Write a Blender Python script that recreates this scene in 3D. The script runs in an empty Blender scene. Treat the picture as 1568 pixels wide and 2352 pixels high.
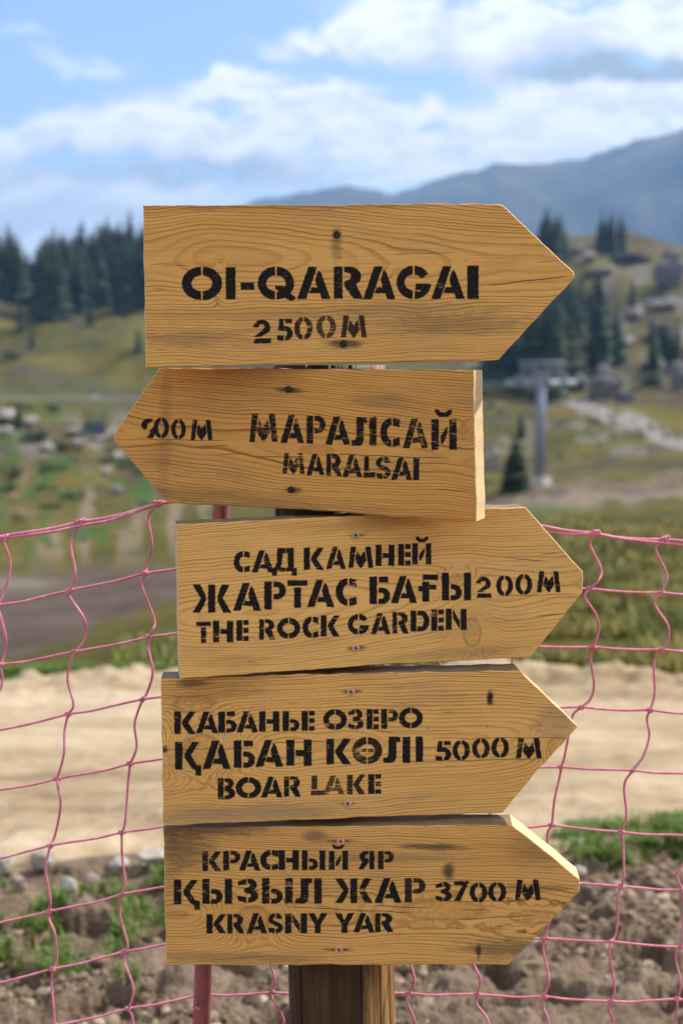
import bpy, bmesh, math, random
import numpy as np
from mathutils import Vector, Matrix, Quaternion

R = math.radians
S = bpy.context.scene
C = S.collection
rng = np.random.default_rng(7)
random.seed(7)

# ------------------------------------------------------------------ camera
F_PX, CX, CY, PITCH, EYE = 3267.0, 784.0, 1176.0, R(-5.9), 1.6     # the photograph's own projection, in 1568 x 2352 pixels
cam_d = bpy.data.cameras.new('camera')
cam = bpy.data.objects.new('camera', cam_d); C.objects.link(cam)
cam_d.sensor_fit = 'VERTICAL'; cam_d.sensor_height = 36.0; cam_d.sensor_width = 24.0; cam_d.lens = 50.0
cam_d.clip_start = 0.05; cam_d.clip_end = 40000
cam.location = (0, 0, EYE); cam.rotation_euler = (R(90) + PITCH, 0, 0)
cam_d.dof.use_dof = True; cam_d.dof.focus_distance = 1.735; cam_d.dof.aperture_fstop = 4.6
cam_d.dof.aperture_blades = 0
S.camera = cam

# ------------------------------------------------------------------ render settings
S.view_settings.view_transform = 'Standard'; S.view_settings.look = 'None'
S.view_settings.gamma = 1.0; S.view_settings.exposure = 0.85
S.render.engine = 'CYCLES'
S.cycles.use_denoising = True
S.cycles.max_bounces = 8; S.cycles.transparent_max_bounces = 16; S.cycles.volume_bounces = 0
S.cycles.sample_clamp_indirect = 6.0
S.cycles.use_adaptive_sampling = False

# ------------------------------------------------------------------ sun and sky
SUN_EL, SUN_AZ = R(50), R(64)                      # azimuth from +Y (away from the camera) towards +X
sun_dir = Vector((math.sin(SUN_AZ) * math.cos(SUN_EL), math.cos(SUN_AZ) * math.cos(SUN_EL), math.sin(SUN_EL)))
sun_d = bpy.data.lights.new('sun', 'SUN'); sun_d.energy = 3.8; sun_d.angle = R(0.5); sun_d.color = (1.0, 0.95, 0.87)
sun = bpy.data.objects.new('sun', sun_d); C.objects.link(sun)
sun.rotation_euler = sun_dir.to_track_quat('Z', 'Y').to_euler()


class NT:
    """A short hand for node trees."""
    def __init__(self, tree):
        self.t = tree; self.n = tree.nodes; self.l = tree.links

    def put(self, sock, v):
        if isinstance(v, bpy.types.NodeSocket):
            self.l.new(v, sock)
        elif v is not None:
            sock.default_value = v

    def node(self, kind, **kw):
        nd = self.n.new(kind)
        for k, v in kw.items():
            setattr(nd, k, v)
        return nd

    def math(self, op, a, b=None, c=None, clamp=False):
        nd = self.node('ShaderNodeMath', operation=op, use_clamp=clamp)
        for i, v in enumerate((a, b, c)):
            if v is not None:
                self.put(nd.inputs[i], v)
        return nd.outputs[0]

    def vmath(self, op, a, b=None, c=None, out=0):
        nd = self.node('ShaderNodeVectorMath', operation=op)
        for i, v in enumerate((a, b, c)):
            if v is not None:
                self.put(nd.inputs[i], v)
        return nd.outputs['Value'] if out == 'v' else nd.outputs[0]

    def noise(self, vec, scale, detail=3.0, rough=0.5, dist=0.0, color=False):
        nd = self.node('ShaderNodeTexNoise')
        self.put(nd.inputs['Vector'], vec)
        nd.inputs['Scale'].default_value = scale; nd.inputs['Detail'].default_value = detail
        nd.inputs['Roughness'].default_value = rough; nd.inputs['Distortion'].default_value = dist
        return nd.outputs['Color' if color else 'Fac']

    def ramp(self, fac, stops, interp='LINEAR'):
        nd = self.node('ShaderNodeValToRGB'); cr = nd.color_ramp; cr.interpolation = interp
        while len(cr.elements) < len(stops):
            cr.elements.new(0.5)
        for e, (p, c) in zip(cr.elements, stops):
            e.position = p; e.color = (*c, 1) if len(c) == 3 else c
        self.put(nd.inputs[0], fac)
        return nd.outputs[0]

    def smooth(self, v, a, b, lo=0.0, hi=1.0):
        nd = self.node('ShaderNodeMapRange', interpolation_type='SMOOTHSTEP')
        self.put(nd.inputs[0], v)
        for i, x in enumerate((a, b, lo, hi)):
            self.put(nd.inputs[i + 1], x)
        return nd.outputs[0]

    def mix(self, f, a, b, mode='MIX'):
        nd = self.node('ShaderNodeMix', data_type='RGBA', blend_type=mode)
        self.put(nd.inputs[0], f)
        for i, v in ((6, a), (7, b)):
            if isinstance(v, tuple) and len(v) == 3:
                v = (*v, 1)
            self.put(nd.inputs[i], v)
        return nd.outputs[2]

    def scale(self, vec, s):
        return self.vmath('MULTIPLY', vec, s)

    def sep(self, vec):
        nd = self.node('ShaderNodeSeparateXYZ'); self.put(nd.inputs[0], vec); return nd.outputs

    def comb(self, x, y, z):
        nd = self.node('ShaderNodeCombineXYZ')
        for i, v in enumerate((x, y, z)):
            self.put(nd.inputs[i], v)
        return nd.outputs[0]

    def attr(self, name, out='Fac'):
        nd = self.node('ShaderNodeAttribute', attribute_name=name); return nd.outputs[out]


def row_tan(row):                                   # tangent of the elevation of a picture row
    return math.tan(math.atan((CY - row) / F_PX) + PITCH)


world = bpy.data.worlds.new('World'); S.world = world; world.use_nodes = True
w = NT(world.node_tree); w.n.clear()
sky = w.node('ShaderNodeTexSky', sky_type='NISHITA')
sky.sun_disc = False; sky.sun_elevation = SUN_EL; sky.sun_rotation = SUN_AZ
sky.altitude = 600; sky.air_density = 1.0; sky.dust_density = 1.0; sky.ozone_density = 1.0
tc = w.node('ShaderNodeTexCoord').outputs['Generated']
dx, dy, dz = w.sep(tc)[0:3]
ay = w.math('MAXIMUM', w.math('ABSOLUTE', dy), 0.12)
u_ = w.math('DIVIDE', dx, ay); v_ = w.math('DIVIDE', dz, ay)
uv = w.comb(u_, v_, 0.0)
wn = w.noise(uv, 14.0, 6.0, 0.62, color=True)
wn2 = w.noise(w.scale(uv, (1.0, 2.2, 1.0)), 42.0, 5.0, 0.6, color=True)
warp = w.vmath('MULTIPLY_ADD', wn, (0.075, 0.05, 0), (-0.0375, -0.025, 0))
warp2 = w.vmath('MULTIPLY_ADD', wn2, (0.02, 0.012, 0), (-0.01, -0.006, 0))
puv = w.vmath('ADD', uv, w.vmath('ADD', warp, warp2))


def blobs(lst):
    tot = None
    for px, row, rx, ry, wt in lst:
        cu, cv = (px - CX) / F_PX, row_tan(row)
        iu, iv = F_PX / rx, F_PX / ry
        q = w.vmath('MULTIPLY_ADD', puv, (iu, iv, 0), (-cu * iu, -cv * iv, 0))
        m = w.smooth(w.vmath('LENGTH', q, out='v'), 1.6, 0.1, 0.0, wt)
        tot = m if tot is None else w.math('ADD', tot, m)
    return tot


CLOUD = [(1010, 80, 240, 52, .9), (740, 88, 150, 34, .75), (1310, 70, 330, 80, 1.0), (1600, 60, 220, 100, 1.0), (930, 0, 200, 36, .5),
         (200, 285, 130, 44, .9), (430, 290, 100, 52, .85), (20, 335, 90, 46, .95), (630, 185, 140, 40, .6), (520, 235, 300, 50, .5),
         (850, 280, 460, 80, .55), (1130, 300, 330, 75, .6), (1420, 235, 260, 75, .8), (1530, 290, 170, 70, .8), (860, 375, 380, 60, .65),
         (560, 350, 330, 60, .6), (150, 470, 460, 70, .75), (60, 420, 160, 36, .5), (300, 440, 200, 30, .5), (60, 85, 110, 22, .28), (220, 140, 130, 26, .32), (160, 540, 460, 60, .65), (1180, 170, 160, 30, .35), (300, 500, 500, 60, .4), (120, 270, 60, 26, .5), (350, 262, 60, 24, .5), (560, 180, 60, 22, .4), (1450, 205, 140, 26, .5), (900, 60, 130, 30, .4), (1150, 110, 160, 26, .35), (1250, 330, 260, 40, .4)]
DARK = [(1440, 160, 300, 34, 1.5), (1000, 125, 220, 24, .35), (240, 385, 300, 52, .75), (560, 395, 200, 40, .65), (170, 330, 60, 24, .3), (80, 500, 400, 40, .45), (1350, 110, 160, 26, .35)]
cl = blobs(CLOUD)
dk = blobs(DARK)
fine = w.noise(w.scale(puv, (1.0, 2.0, 1.0)), 20.0, 7.0, 0.58)
cl = w.math('MULTIPLY', cl, w.smooth(fine, 0.34, 0.60, 0.35, 1.9))
high = w.smooth(w.noise(w.vmath('DIVIDE', tc, w.comb(w.math('MAXIMUM', dz, .1), w.math('MAXIMUM', dz, .1), 1.0)), 0.9, 6, .6), 0.5, 0.72, 0, .8)
high = w.math('MULTIPLY', high, w.smooth(dz, 0.22, 0.4))
fill_clouds = w.smooth(w.noise(w.scale(tc, (1.0, 1.0, 1.8)), 2.6, 6, .6), .36, .56, 0, 1)  # bright clouds behind the camera, added out of view to light the board fronts
fill_clouds = w.math('MULTIPLY', fill_clouds, w.smooth(dy, .05, -.25))
front = w.smooth(dy, -.02, .06)
cover = w.math('MINIMUM', w.math('ADD', w.math('ADD', w.math('MULTIPLY', cl, front), high), fill_clouds), 1.0)
cover = w.smooth(cover, 0.0, 1.05, 0.0, 0.97)
ccol = w.mix(w.math('MINIMUM', dk, 1.0), w.mix(w.smooth(w.noise(w.scale(puv, (1.0, 3.0, 1.0)), 22.0, 6.0, .58), .34, .60), (4.5, 4.7, 5.0), (6.1, 6.1, 6.1)), (2.2, 2.65, 2.95))
ccol = w.mix(w.smooth(dy, .05, -.2), ccol, (6.8, 6.7, 6.5))
skyc = w.mix(1.0, sky.outputs[0], (.86, .86, .88), 'MULTIPLY')
col = w.mix(cover, skyc, ccol)
bg = w.node('ShaderNodeBackground'); w.l.new(col, bg.inputs[0]); bg.inputs[1].default_value = 0.13
wo = w.node('ShaderNodeOutputWorld'); w.l.new(bg.outputs[0], wo.inputs[0])

# ------------------------------------------------------------------ helpers: objects
def tag(o, label=None, cat=None, group=None, kind=None):
    if label: o['label'] = label
    if cat: o['category'] = cat
    if group: o['group'] = group
    if kind: o['kind'] = kind
    return o


def empty(name, loc=(0, 0, 0), parent=None):
    o = bpy.data.objects.new(name, None); C.objects.link(o)
    o.empty_display_size = 0.1
    o.location = loc
    if parent: o.parent = parent
    return o


def mesh_obj(name, verts, faces, mats, parent=None, smooth=True, mi=None, loc=None):
    me = bpy.data.meshes.new(name)
    me.from_pydata([tuple(map(float, v)) for v in verts], [], faces)
    for m in (mats if isinstance(mats, (list, tuple)) else [mats]):
        me.materials.append(m)
    if mi is not None:
        me.polygons.foreach_set('material_index', mi)
    if smooth:
        me.polygons.foreach_set('use_smooth', [True] * len(me.polygons))
    me.update()
    o = bpy.data.objects.new(name, me); C.objects.link(o)
    if parent: o.parent = parent
    if loc is not None: o.location = loc
    return o


def copy_tree(o, parent=None):
    c = o.copy(); C.objects.link(c)
    if parent: c.parent = parent
    for ch in list(o.children):
        copy_tree(ch, c)
    return c


def material(name):
    m = bpy.data.materials.new(name); m.use_nodes = True
    t = NT(m.node_tree); t.n.clear()
    b = t.node('ShaderNodeBsdfPrincipled'); o = t.node('ShaderNodeOutputMaterial')
    t.l.new(b.outputs[0], o.inputs[0])
    return m, t, b, o


def simple(name, color, rough=0.6, metal=0.0, var=0.25, scale=20.0, bump=0.0):
    m, t, b, _ = material(name)
    p = t.node('ShaderNodeTexCoord').outputs['Object']
    n = t.noise(p, scale, 4.0, 0.6)
    lo = tuple(c * (1 - var) for c in color); hi = tuple(min(1, c * (1 + var)) for c in color)
    t.put(b.inputs['Base Color'], t.ramp(n, [(0.3, lo), (0.7, hi)]))
    b.inputs['Roughness'].default_value = rough; b.inputs['Metallic'].default_value = metal
    if bump:
        bn = t.node('ShaderNodeBump'); bn.inputs['Strength'].default_value = bump; bn.inputs['Distance'].default_value = 0.01
        t.put(bn.inputs['Height'], n); t.put(b.inputs['Normal'], bn.outputs[0])
    return m


class MB:
    """Collects shapes for one mesh."""
    def __init__(self): self.v = []; self.f = []; self.m = []

    def add(self, verts, faces, mi=0):
        k = len(self.v); self.v.extend(verts); self.f.extend([tuple(i + k for i in f) for f in faces]); self.m.extend([mi] * len(faces))

    def box(self, c, s, rot=None, mi=0):
        x, y, z = s[0] / 2, s[1] / 2, s[2] / 2
        vs = [Vector((a * x, b * y, d * z)) for a in (-1, 1) for b in (-1, 1) for d in (-1, 1)]
        if rot is not None: vs = [rot @ v for v in vs]
        vs = [v + Vector(c) for v in vs]
        self.add(vs, [(0, 1, 3, 2), (4, 6, 7, 5), (0, 4, 5, 1), (2, 3, 7, 6), (0, 2, 6, 4), (1, 5, 7, 3)], mi)

    def tube(self, pts, r, n=8, cap=True, mi=0):
        pts = [Vector(p) for p in pts]
        rs = r if isinstance(r, (list, tuple, np.ndarray)) else [r] * len(pts)
        up = Vector((0, 0, 1)); rings = []; prev = None
        for i, p in enumerate(pts):
            d = (pts[min(i + 1, len(pts) - 1)] - pts[max(i - 1, 0)])
            if d.length < 1e-9: d = Vector((0, 0, 1))
            d.normalize()
            a = prev - d * prev.dot(d) if prev is not None else (up.cross(d) if abs(d.z) < 0.95 else Vector((1, 0, 0)).cross(d))
            if a.length < 1e-6: a = d.orthogonal()
            a.normalize(); prev = a; b = d.cross(a)
            rings.append([p + (a * math.cos(2 * math.pi * k / n) + b * math.sin(2 * math.pi * k / n)) * float(rs[i]) for k in range(n)])
        vs = [v for rg in rings for v in rg]
        fs = [(i * n + k, i * n + (k + 1) % n, (i + 1) * n + (k + 1) % n, (i + 1) * n + k) for i in range(len(pts) - 1) for k in range(n)]
        if cap:
            fs.append(tuple(reversed(range(n)))); fs.append(tuple((len(pts) - 1) * n + k for k in range(n)))
        self.add(vs, fs, mi)

    def build(self, name, mats, parent=None, smooth=True, loc=None):
        return mesh_obj(name, self.v, self.f, mats, parent, smooth, self.m, loc)


def catmull(pts, n=6):
    P = [Vector(p) for p in pts]
    P = [P[0] * 2 - P[1]] + P + [P[-1] * 2 - P[-2]]
    out = []
    for i in range(1, len(P) - 2):
        for k in range(n):
            t = k / n
            a, b, c, d = P[i - 1], P[i], P[i + 1], P[i + 2]
            out.append(0.5 * ((2 * b) + (c - a) * t + (2 * a - 5 * b + 4 * c - d) * t * t + (3 * b - a - 3 * c + d) * t ** 3))
    out.append(P[-2])
    return out


# ------------------------------------------------------------------ numpy noise
def _hash(ix, iy, s):
    h = (ix.astype(np.int64) * 374761393 + iy.astype(np.int64) * 668265263 + s * 974711) & 0x7fffffff
    h = (h ^ (h >> 13)) * 1274126177 & 0x7fffffff
    return ((h ^ (h >> 16)) & 0xffff) / 65535.0


def vnoise(x, y, s=0):
    ix, iy = np.floor(x), np.floor(y); fx, fy = x - ix, y - iy
    fx = fx * fx * (3 - 2 * fx); fy = fy * fy * (3 - 2 * fy)
    a, b = _hash(ix, iy, s), _hash(ix + 1, iy, s); c, d = _hash(ix, iy + 1, s), _hash(ix + 1, iy + 1, s)
    return (a + (b - a) * fx) * (1 - fy) + (c + (d - c) * fx) * fy - 0.5


def fbm(x, y, octv=4, s=0, gain=0.5):
    t, amp = 0.0, 1.0
    for i in range(octv):
        t = t + vnoise(x * 2 ** i + 17.3 * i, y * 2 ** i - 9.1 * i, s + i) * amp; amp *= gain
    return t


def sstep(a, b, x):
    t = np.clip((x - a) / (b - a), 0, 1); return t * t * (3 - 2 * t)


# ------------------------------------------------------------------ terrain: height over the whole valley
U_K = [-0.26, -0.19, -0.12, 0.0, 0.12, 0.17, 0.20, 0.26]
ROWS = {  # distance: picture row that ground at this distance reaches, along each of the eight bearings
    10:   [1548, 1548, 1547, 1545, 1545, 1545, 1545, 1545],
    13:   [1500, 1498, 1480, 1470, 1468, 1468, 1468, 1468],
    20:   [1395, 1385, 1365, 1350, 1350, 1350, 1350, 1350],
    28:   [1336, 1332, 1315, 1290, 1285, 1285, 1285, 1285],
    45:   [1318, 1310, 1285, 1240, 1225, 1222, 1220, 1220],
    70:   [1265, 1260, 1235, 1200, 1180, 1175, 1172, 1170],
    105:  [1195, 1190, 1175, 1165, 1155, 1148, 1142, 1135],
    150:  [1105, 1105, 1105, 1120, 1118, 1108, 1098, 1088],
    190:  [1030, 1035, 1045, 1060, 1060, 1040, 1030, 1035],
    230:  [970, 985, 1000, 1010, 1000, 965, 965, 1000],
    290:  [925, 938, 950, 960, 950, 930, 930, 950],
    380:  [870, 880, 880, 890, 885, 880, 870, 860],
    460:  [790, 800, 790, 800, 800, 800, 790, 770],
    540:  [705, 705, 690, 700, 720, 720, 700, 680],
    620:  [625, 620, 605, 610, 640, 635, 630, 620],
    700:  [600, 592, 572, 560, 568, 565, 562, 575],
    760:  [598, 590, 570, 556, 560, 556, 556, 572],
    900:  [660, 660, 660, 660, 660, 660, 660, 660],
    1500: [760, 760, 760, 760, 760, 760, 760, 760],
    9000: [815, 815, 815, 815, 815, 815, 815, 815]}
_lr = np.linspace(math.log(9.0), math.log(9000), 420)
_tab = []
_d = np.array(sorted(ROWS)); _ld = np.log(_d)
for j in range(len(U_K)):
    rows = np.array([ROWS[int(d)][j] for d in _d], float)
    tn = np.tan(np.arctan((CY - rows) / F_PX) + PITCH)
    col_ = np.interp(_lr, _ld, tn)
    k = np.ones(9) / 9
    col_ = np.convolve(np.pad(col_, 4, mode='edge'), k, mode='valid')
    _tab.append(col_)
_tab = np.array(_tab)


def hill_tan(u, r):
    u = np.clip(u, U_K[0], U_K[-1]); lr = np.log(np.maximum(r, 9.0))
    fi = np.clip((lr - _lr[0]) / (_lr[1] - _lr[0]), 0, len(_lr) - 1.001); i = fi.astype(int); f = fi - i
    j = np.clip(np.searchsorted(U_K, u, side='right') - 1, 0, len(U_K) - 2); uk = np.array(U_K)
    g = (u - uk[j]) / (uk[j + 1] - uk[j]); g = g * g * (3 - 2 * g)
    a = _tab[j, i] * (1 - f) + _tab[j, i + 1] * f; b = _tab[j + 1, i] * (1 - f) + _tab[j + 1, i + 1] * f
    return a * (1 - g) + b * g


def ground_z(x, y):
    x = np.asarray(x, float); y = np.asarray(y, float)
    r = np.hypot(x, y) + 1e-6
    u = np.where(y > 0.05, x / np.maximum(y, 0.05), np.sign(x) * 9)
    near = -0.1 * np.maximum(0.0, r - 4.4)
    far = EYE + r * hill_tan(u, r)
    k = sstep(9.0, 12.0, r)
    z = near * (1 - k) + far * k
    z = z + fbm(x / 75, y / 75, 4, 3, .55) * np.clip((r - 60) / 300, 0, 1) * 15.0 + fbm(x / 14, y / 14, 4, 11) * np.clip((r - 14) / 80, 0, 1) * 1.3
    z = z + fbm(x / 1.6, y / 1.6, 3, 5) * np.clip((r - 2) / 10, 0.25, 1) * 0.12
    return z


def pix_ray(px, row):
    d = Vector(((px - CX) / F_PX, 1.0, (CY - row) / F_PX))
    c, s = math.cos(PITCH), math.sin(PITCH)
    return Vector((d.x, d.y * c - d.z * s, d.y * s + d.z * c))


_rs = np.exp(np.linspace(math.log(3.0), math.log(2500), 1500))
def on_ground(px, row, r_min=3.0):
    """The place on the terrain that the photograph shows at a picture point (1568 x 2352)."""
    d = pix_ray(px, row); h = math.hypot(d.x, d.y)
    x, y = d.x / h * _rs, d.y / h * _rs
    z = ground_z(x, y); zr = EYE + d.z / h * _rs
    hit = np.where((zr <= z) & (_rs >= r_min))[0]
    i = hit[0] if len(hit) else len(_rs) - 1
    return Vector((x[i], y[i], z[i]))


# road edges as straight lines across the slope (x, y at two ends)
def road_near(x): return 4.62 + 0.17 * x
def road_far(x): return 9.75 + 0.02 * x


def make_ground():
    phi = np.radians(np.unique(np.round(np.concatenate([np.arange(-180, -40, 5.0), np.arange(-40, -17, 1.0), np.arange(-17, 17.01, 0.11), np.arange(18, 40, 1.0), np.arange(40, 180, 5.0)]), 3)))
    rr = np.concatenate([[0.05, 0.6, 1.2, 1.8, 2.3, 2.7], np.arange(3.0, 5.4, 0.0105), np.geomspace(5.45, 12, 70), np.geomspace(12.15, 900, 330), np.geomspace(930, 9000, 24)])
    P, Q = np.meshgrid(phi, rr)
    X, Y = Q * np.sin(P), Q * np.cos(P)
    Z = ground_z(X, Y)
    rd = sstep(-0.15, 0.15, Y - road_near(X)) * sstep(-0.3, 0.3, road_far(X) - Y) * (Y > 0)
    rough = (fbm(X / 0.10, Y / 0.10, 4, 21, 0.6) * 0.055 + fbm(X / 0.5, Y / 0.5, 2, 31) * 0.08 - sstep(.17, .27, fbm(X / 0.14, Y / 0.10, 2, 37)) * .08) * np.clip((7 - Q) / 1.5, 0, 1) * (Q > 2.0)
    Z = Z + rough * (1 - rd) - sstep(.1, .5, Y - road_near(X)) * sstep(.1, .6, road_far(X) - Y) * (Y > 0) * .05
    n, m = len(rr), len(phi)
    verts = np.stack([X, Y, Z], -1).reshape(-1, 3)
    idx = np.arange(n * m).reshape(n, m)
    a = idx[:-1]; b = idx[1:]
    an, bn_ = np.roll(a, -1, 1), np.roll(b, -1, 1)
    faces = np.stack([a, an, bn_, b], -1).reshape(-1, 4)
    me = bpy.data.meshes.new('ground')
    me.vertices.add(len(verts)); me.vertices.foreach_set('co', verts.ravel())
    me.loops.add(faces.size); me.loops.foreach_set('vertex_index', faces[:, ::-1].ravel())
    me.polygons.add(len(faces)); me.polygons.foreach_set('loop_start', np.arange(0, faces.size, 4)); me.polygons.foreach_set('loop_total', np.full(len(faces), 4))
    me.polygons.foreach_set('use_smooth', np.ones(len(faces), bool))
    me.update(calc_edges=True); me.validate()
    # what grows or lies where: soil, gravel, fresh green, woodland floor - real patches of the land, kept with the land
    cz = Z - EYE
    fw = Y * math.cos(PITCH) + cz * math.sin(PITCH); upc = -Y * math.sin(PITCH) + cz * math.cos(PITCH)
    fw = np.where(fw > 0.05, fw, 1e9)
    px = CX + F_PX * X / fw; row = CY - F_PX * upc / fw
    wob = fbm(px / 60, row / 30, 4, 41) * 40
    pw, rw = px + wob, row + fbm(px / 50, row / 40, 4, 43) * 30
    ok = (Y > 0) & (np.abs(px - CX) < 1500)
    soil = np.zeros_like(Z); grav = np.zeros_like(Z); green = np.zeros_like(Z); dark = np.zeros_like(Z)
    soil = np.maximum(soil, 1 - sstep(0.1, 0.9, Y - road_near(X) + fbm(X / .3, Y / .3, 3, 5)) * (Y > 0))
    # brown cut on the left below the slope
    lo = np.interp(px, [-300, 0, 130, 400, 560], [1560, 1520, 1490, 1372, 1300]); hi = np.interp(px, [-300, 0, 400, 560], [1345, 1322, 1296, 1285])
    cut = sstep(-14, 14, rw - hi) * sstep(-14, 14, lo - rw) * ok * (px < 620)
    grav = np.maximum(grav, np.exp(-((px - 10) / 120) ** 2 - ((row - 1342) / 14) ** 2) * ok * 0.8); cut = cut * (1 - np.exp(-((px - 10) / 110) ** 2 - ((row - 1342) / 14) ** 2))
    # track by the pylon on the right
    tr = np.interp(px, [900, 1110, 1300, 1568, 1900], [1170, 1152, 1134, 1110, 1085])
    cut = np.maximum(cut, (1 - sstep(5, 15, np.abs(rw - tr + 4))) * ok * (px > 850) * .9); soil = np.maximum(soil, (1 - sstep(9, 24, np.abs(rw - tr))) * ok * (px > 850)); grav = np.maximum(grav, np.exp(-((rw - tr - 22) / 10) ** 2) * ok * .45 * (px > 850))
    # grey scree on the right
    sc = np.interp(px, [1290, 1340, 1420, 1568, 1800], [925, 940, 965, 1022, 1100]); scw = np.interp(px, [1290, 1330, 1568, 1800], [0, 14, 24, 30])
    grav = np.maximum(grav, (1 - sstep(0.5, 1.2, np.abs(rw - sc) / np.maximum(scw, 1))) * ok * (px > 1290))
    # stony patches and eroded soil between the bushes on the left slope
    pat = fbm(px / 55, row / 38, 4, 51)
    left = sstep(925, 985, row) * (1 - sstep(1250, 1330, row)) * (1 - sstep(480, 640, px)) * ok
    grav = np.maximum(grav, sstep(0.14, 0.42, pat) * left * (1 - sstep(1000, 1090, row)) * 0.6)
    soil = np.maximum(soil, sstep(0.02, 0.3, fbm(px / 40, row / 90, 4, 61)) * left * sstep(1030, 1110, row) * 0.75)
    green = np.maximum(green, sstep(0.12, 0.35, fbm(px / 34, row / 24, 3, 71)) * left * 0.85)
    rp = (px > 1050) * ok * (row < 1050)
    grav = np.maximum(grav, sstep(0.12, 0.34, fbm(px / 46, row / 28, 4, 81)) * rp * 0.45 * sstep(560, 600, row))
    green = np.maximum(green, np.exp(-((rw - 1549) / 9) ** 2) * (px < 460) * ok * 0.95)
    green = np.maximum(green, np.exp(-((px - 1235) / 70) ** 2 - ((row - 1170) / 22) ** 2) * ok * .5)
    green = np.maximum(green, np.exp(-((px - 140) / 160) ** 2 - ((row - 895) / 22) ** 2) * ok * .35)
    for nm, arr in (('cut', cut), ('soil', soil), ('gravel', grav), ('green', green)):
        at = me.attributes.new(nm, 'FLOAT', 'POINT'); at.data.foreach_set('value', np.clip(arr, 0, 1).ravel().astype(np.float32))
    me.materials.append(ground_material())
    o = bpy.data.objects.new('ground', me); C.objects.link(o)
    return tag(o, 'grassy mountain slope falling from bare brown soil to the valley', 'ground', kind='structure')


def ground_material():
    m, t, b, _ = material('ground')
    p = t.node('ShaderNodeNewGeometry').outputs['Position']
    n1 = t.noise(p, 0.055, 5, 0.6); n2 = t.noise(p, 0.5, 5, 0.65); n3 = t.noise(p, 9.0, 6, 0.7); n4 = t.noise(p, 60.0, 4, 0.7)
    n5 = t.noise(t.scale(p, (1, .4, 1)), 2.2, 4, 0.6)
    grass = t.ramp(t.math('ADD', t.math('MULTIPLY', n1, .45), t.math('ADD', t.math('MULTIPLY', n2, .35), t.math('MULTIPLY', n5, .2))),
                   [(0.36, (0.034, 0.040, 0.007)), (0.46, (0.070, 0.066, 0.010)), (0.55, (0.118, 0.094, 0.017)), (0.68, (0.150, 0.105, 0.032))])
    soil = t.ramp(t.math('ADD', t.math('MULTIPLY', n3, .55), t.math('MULTIPLY', n4, .45)), [(0.34, (0.09, 0.063, 0.042)), (0.5, (0.21, 0.15, 0.10)), (0.66, (0.33, 0.25, 0.172))])
    grav = t.ramp(t.noise(p, 1.3, 5, .7), [(0.35, (0.13, 0.115, 0.10)), (0.65, (0.30, 0.27, 0.235))])
    green = t.ramp(n2, [(0.35, (0.022, 0.058, 0.009)), (0.65, (0.055, 0.115, 0.016))])
    heath = t.smooth(t.noise(t.vmath('ADD', p, (37.0, 11.0, 3.0)), 0.035, 6, .68), .47, .58, 0, .85)
    px3 = t.vmath('LENGTH', p, out='v')
    heath = t.math('MULTIPLY', heath, t.smooth(px3, 60, 160))
    grass = t.mix(heath, grass, t.ramp(n2, [(.35, (0.042, 0.033, 0.022)), (.65, (0.085, 0.064, 0.038))]))
    c = t.mix(t.attr('soil'), grass, soil); c = t.mix(t.attr('cut'), c, t.ramp(t.noise(t.scale(p, (1, .3, 1)), 1.1, 6, .7), [(.35, (0.072, 0.052, 0.037)), (.65, (0.135, 0.098, 0.07))])); c = t.mix(t.attr('gravel'), c, grav); c = t.mix(t.attr('green'), c, green)
    t.put(b.inputs['Base Color'], c); b.inputs['Roughness'].default_value = 0.95
    b.inputs['Specular IOR Level'].default_value = 0.15
    bn = t.node('ShaderNodeBump'); bn.inputs['Strength'].default_value = 1.0; bn.inputs['Distance'].default_value = 0.035
    t.put(bn.inputs['Height'], t.math('ADD', t.noise(p, 22.0, 5, .7), t.math('MULTIPLY', n4, .35))); t.put(b.inputs['Normal'], bn.outputs[0])
    return m


ground = make_ground()


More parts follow.
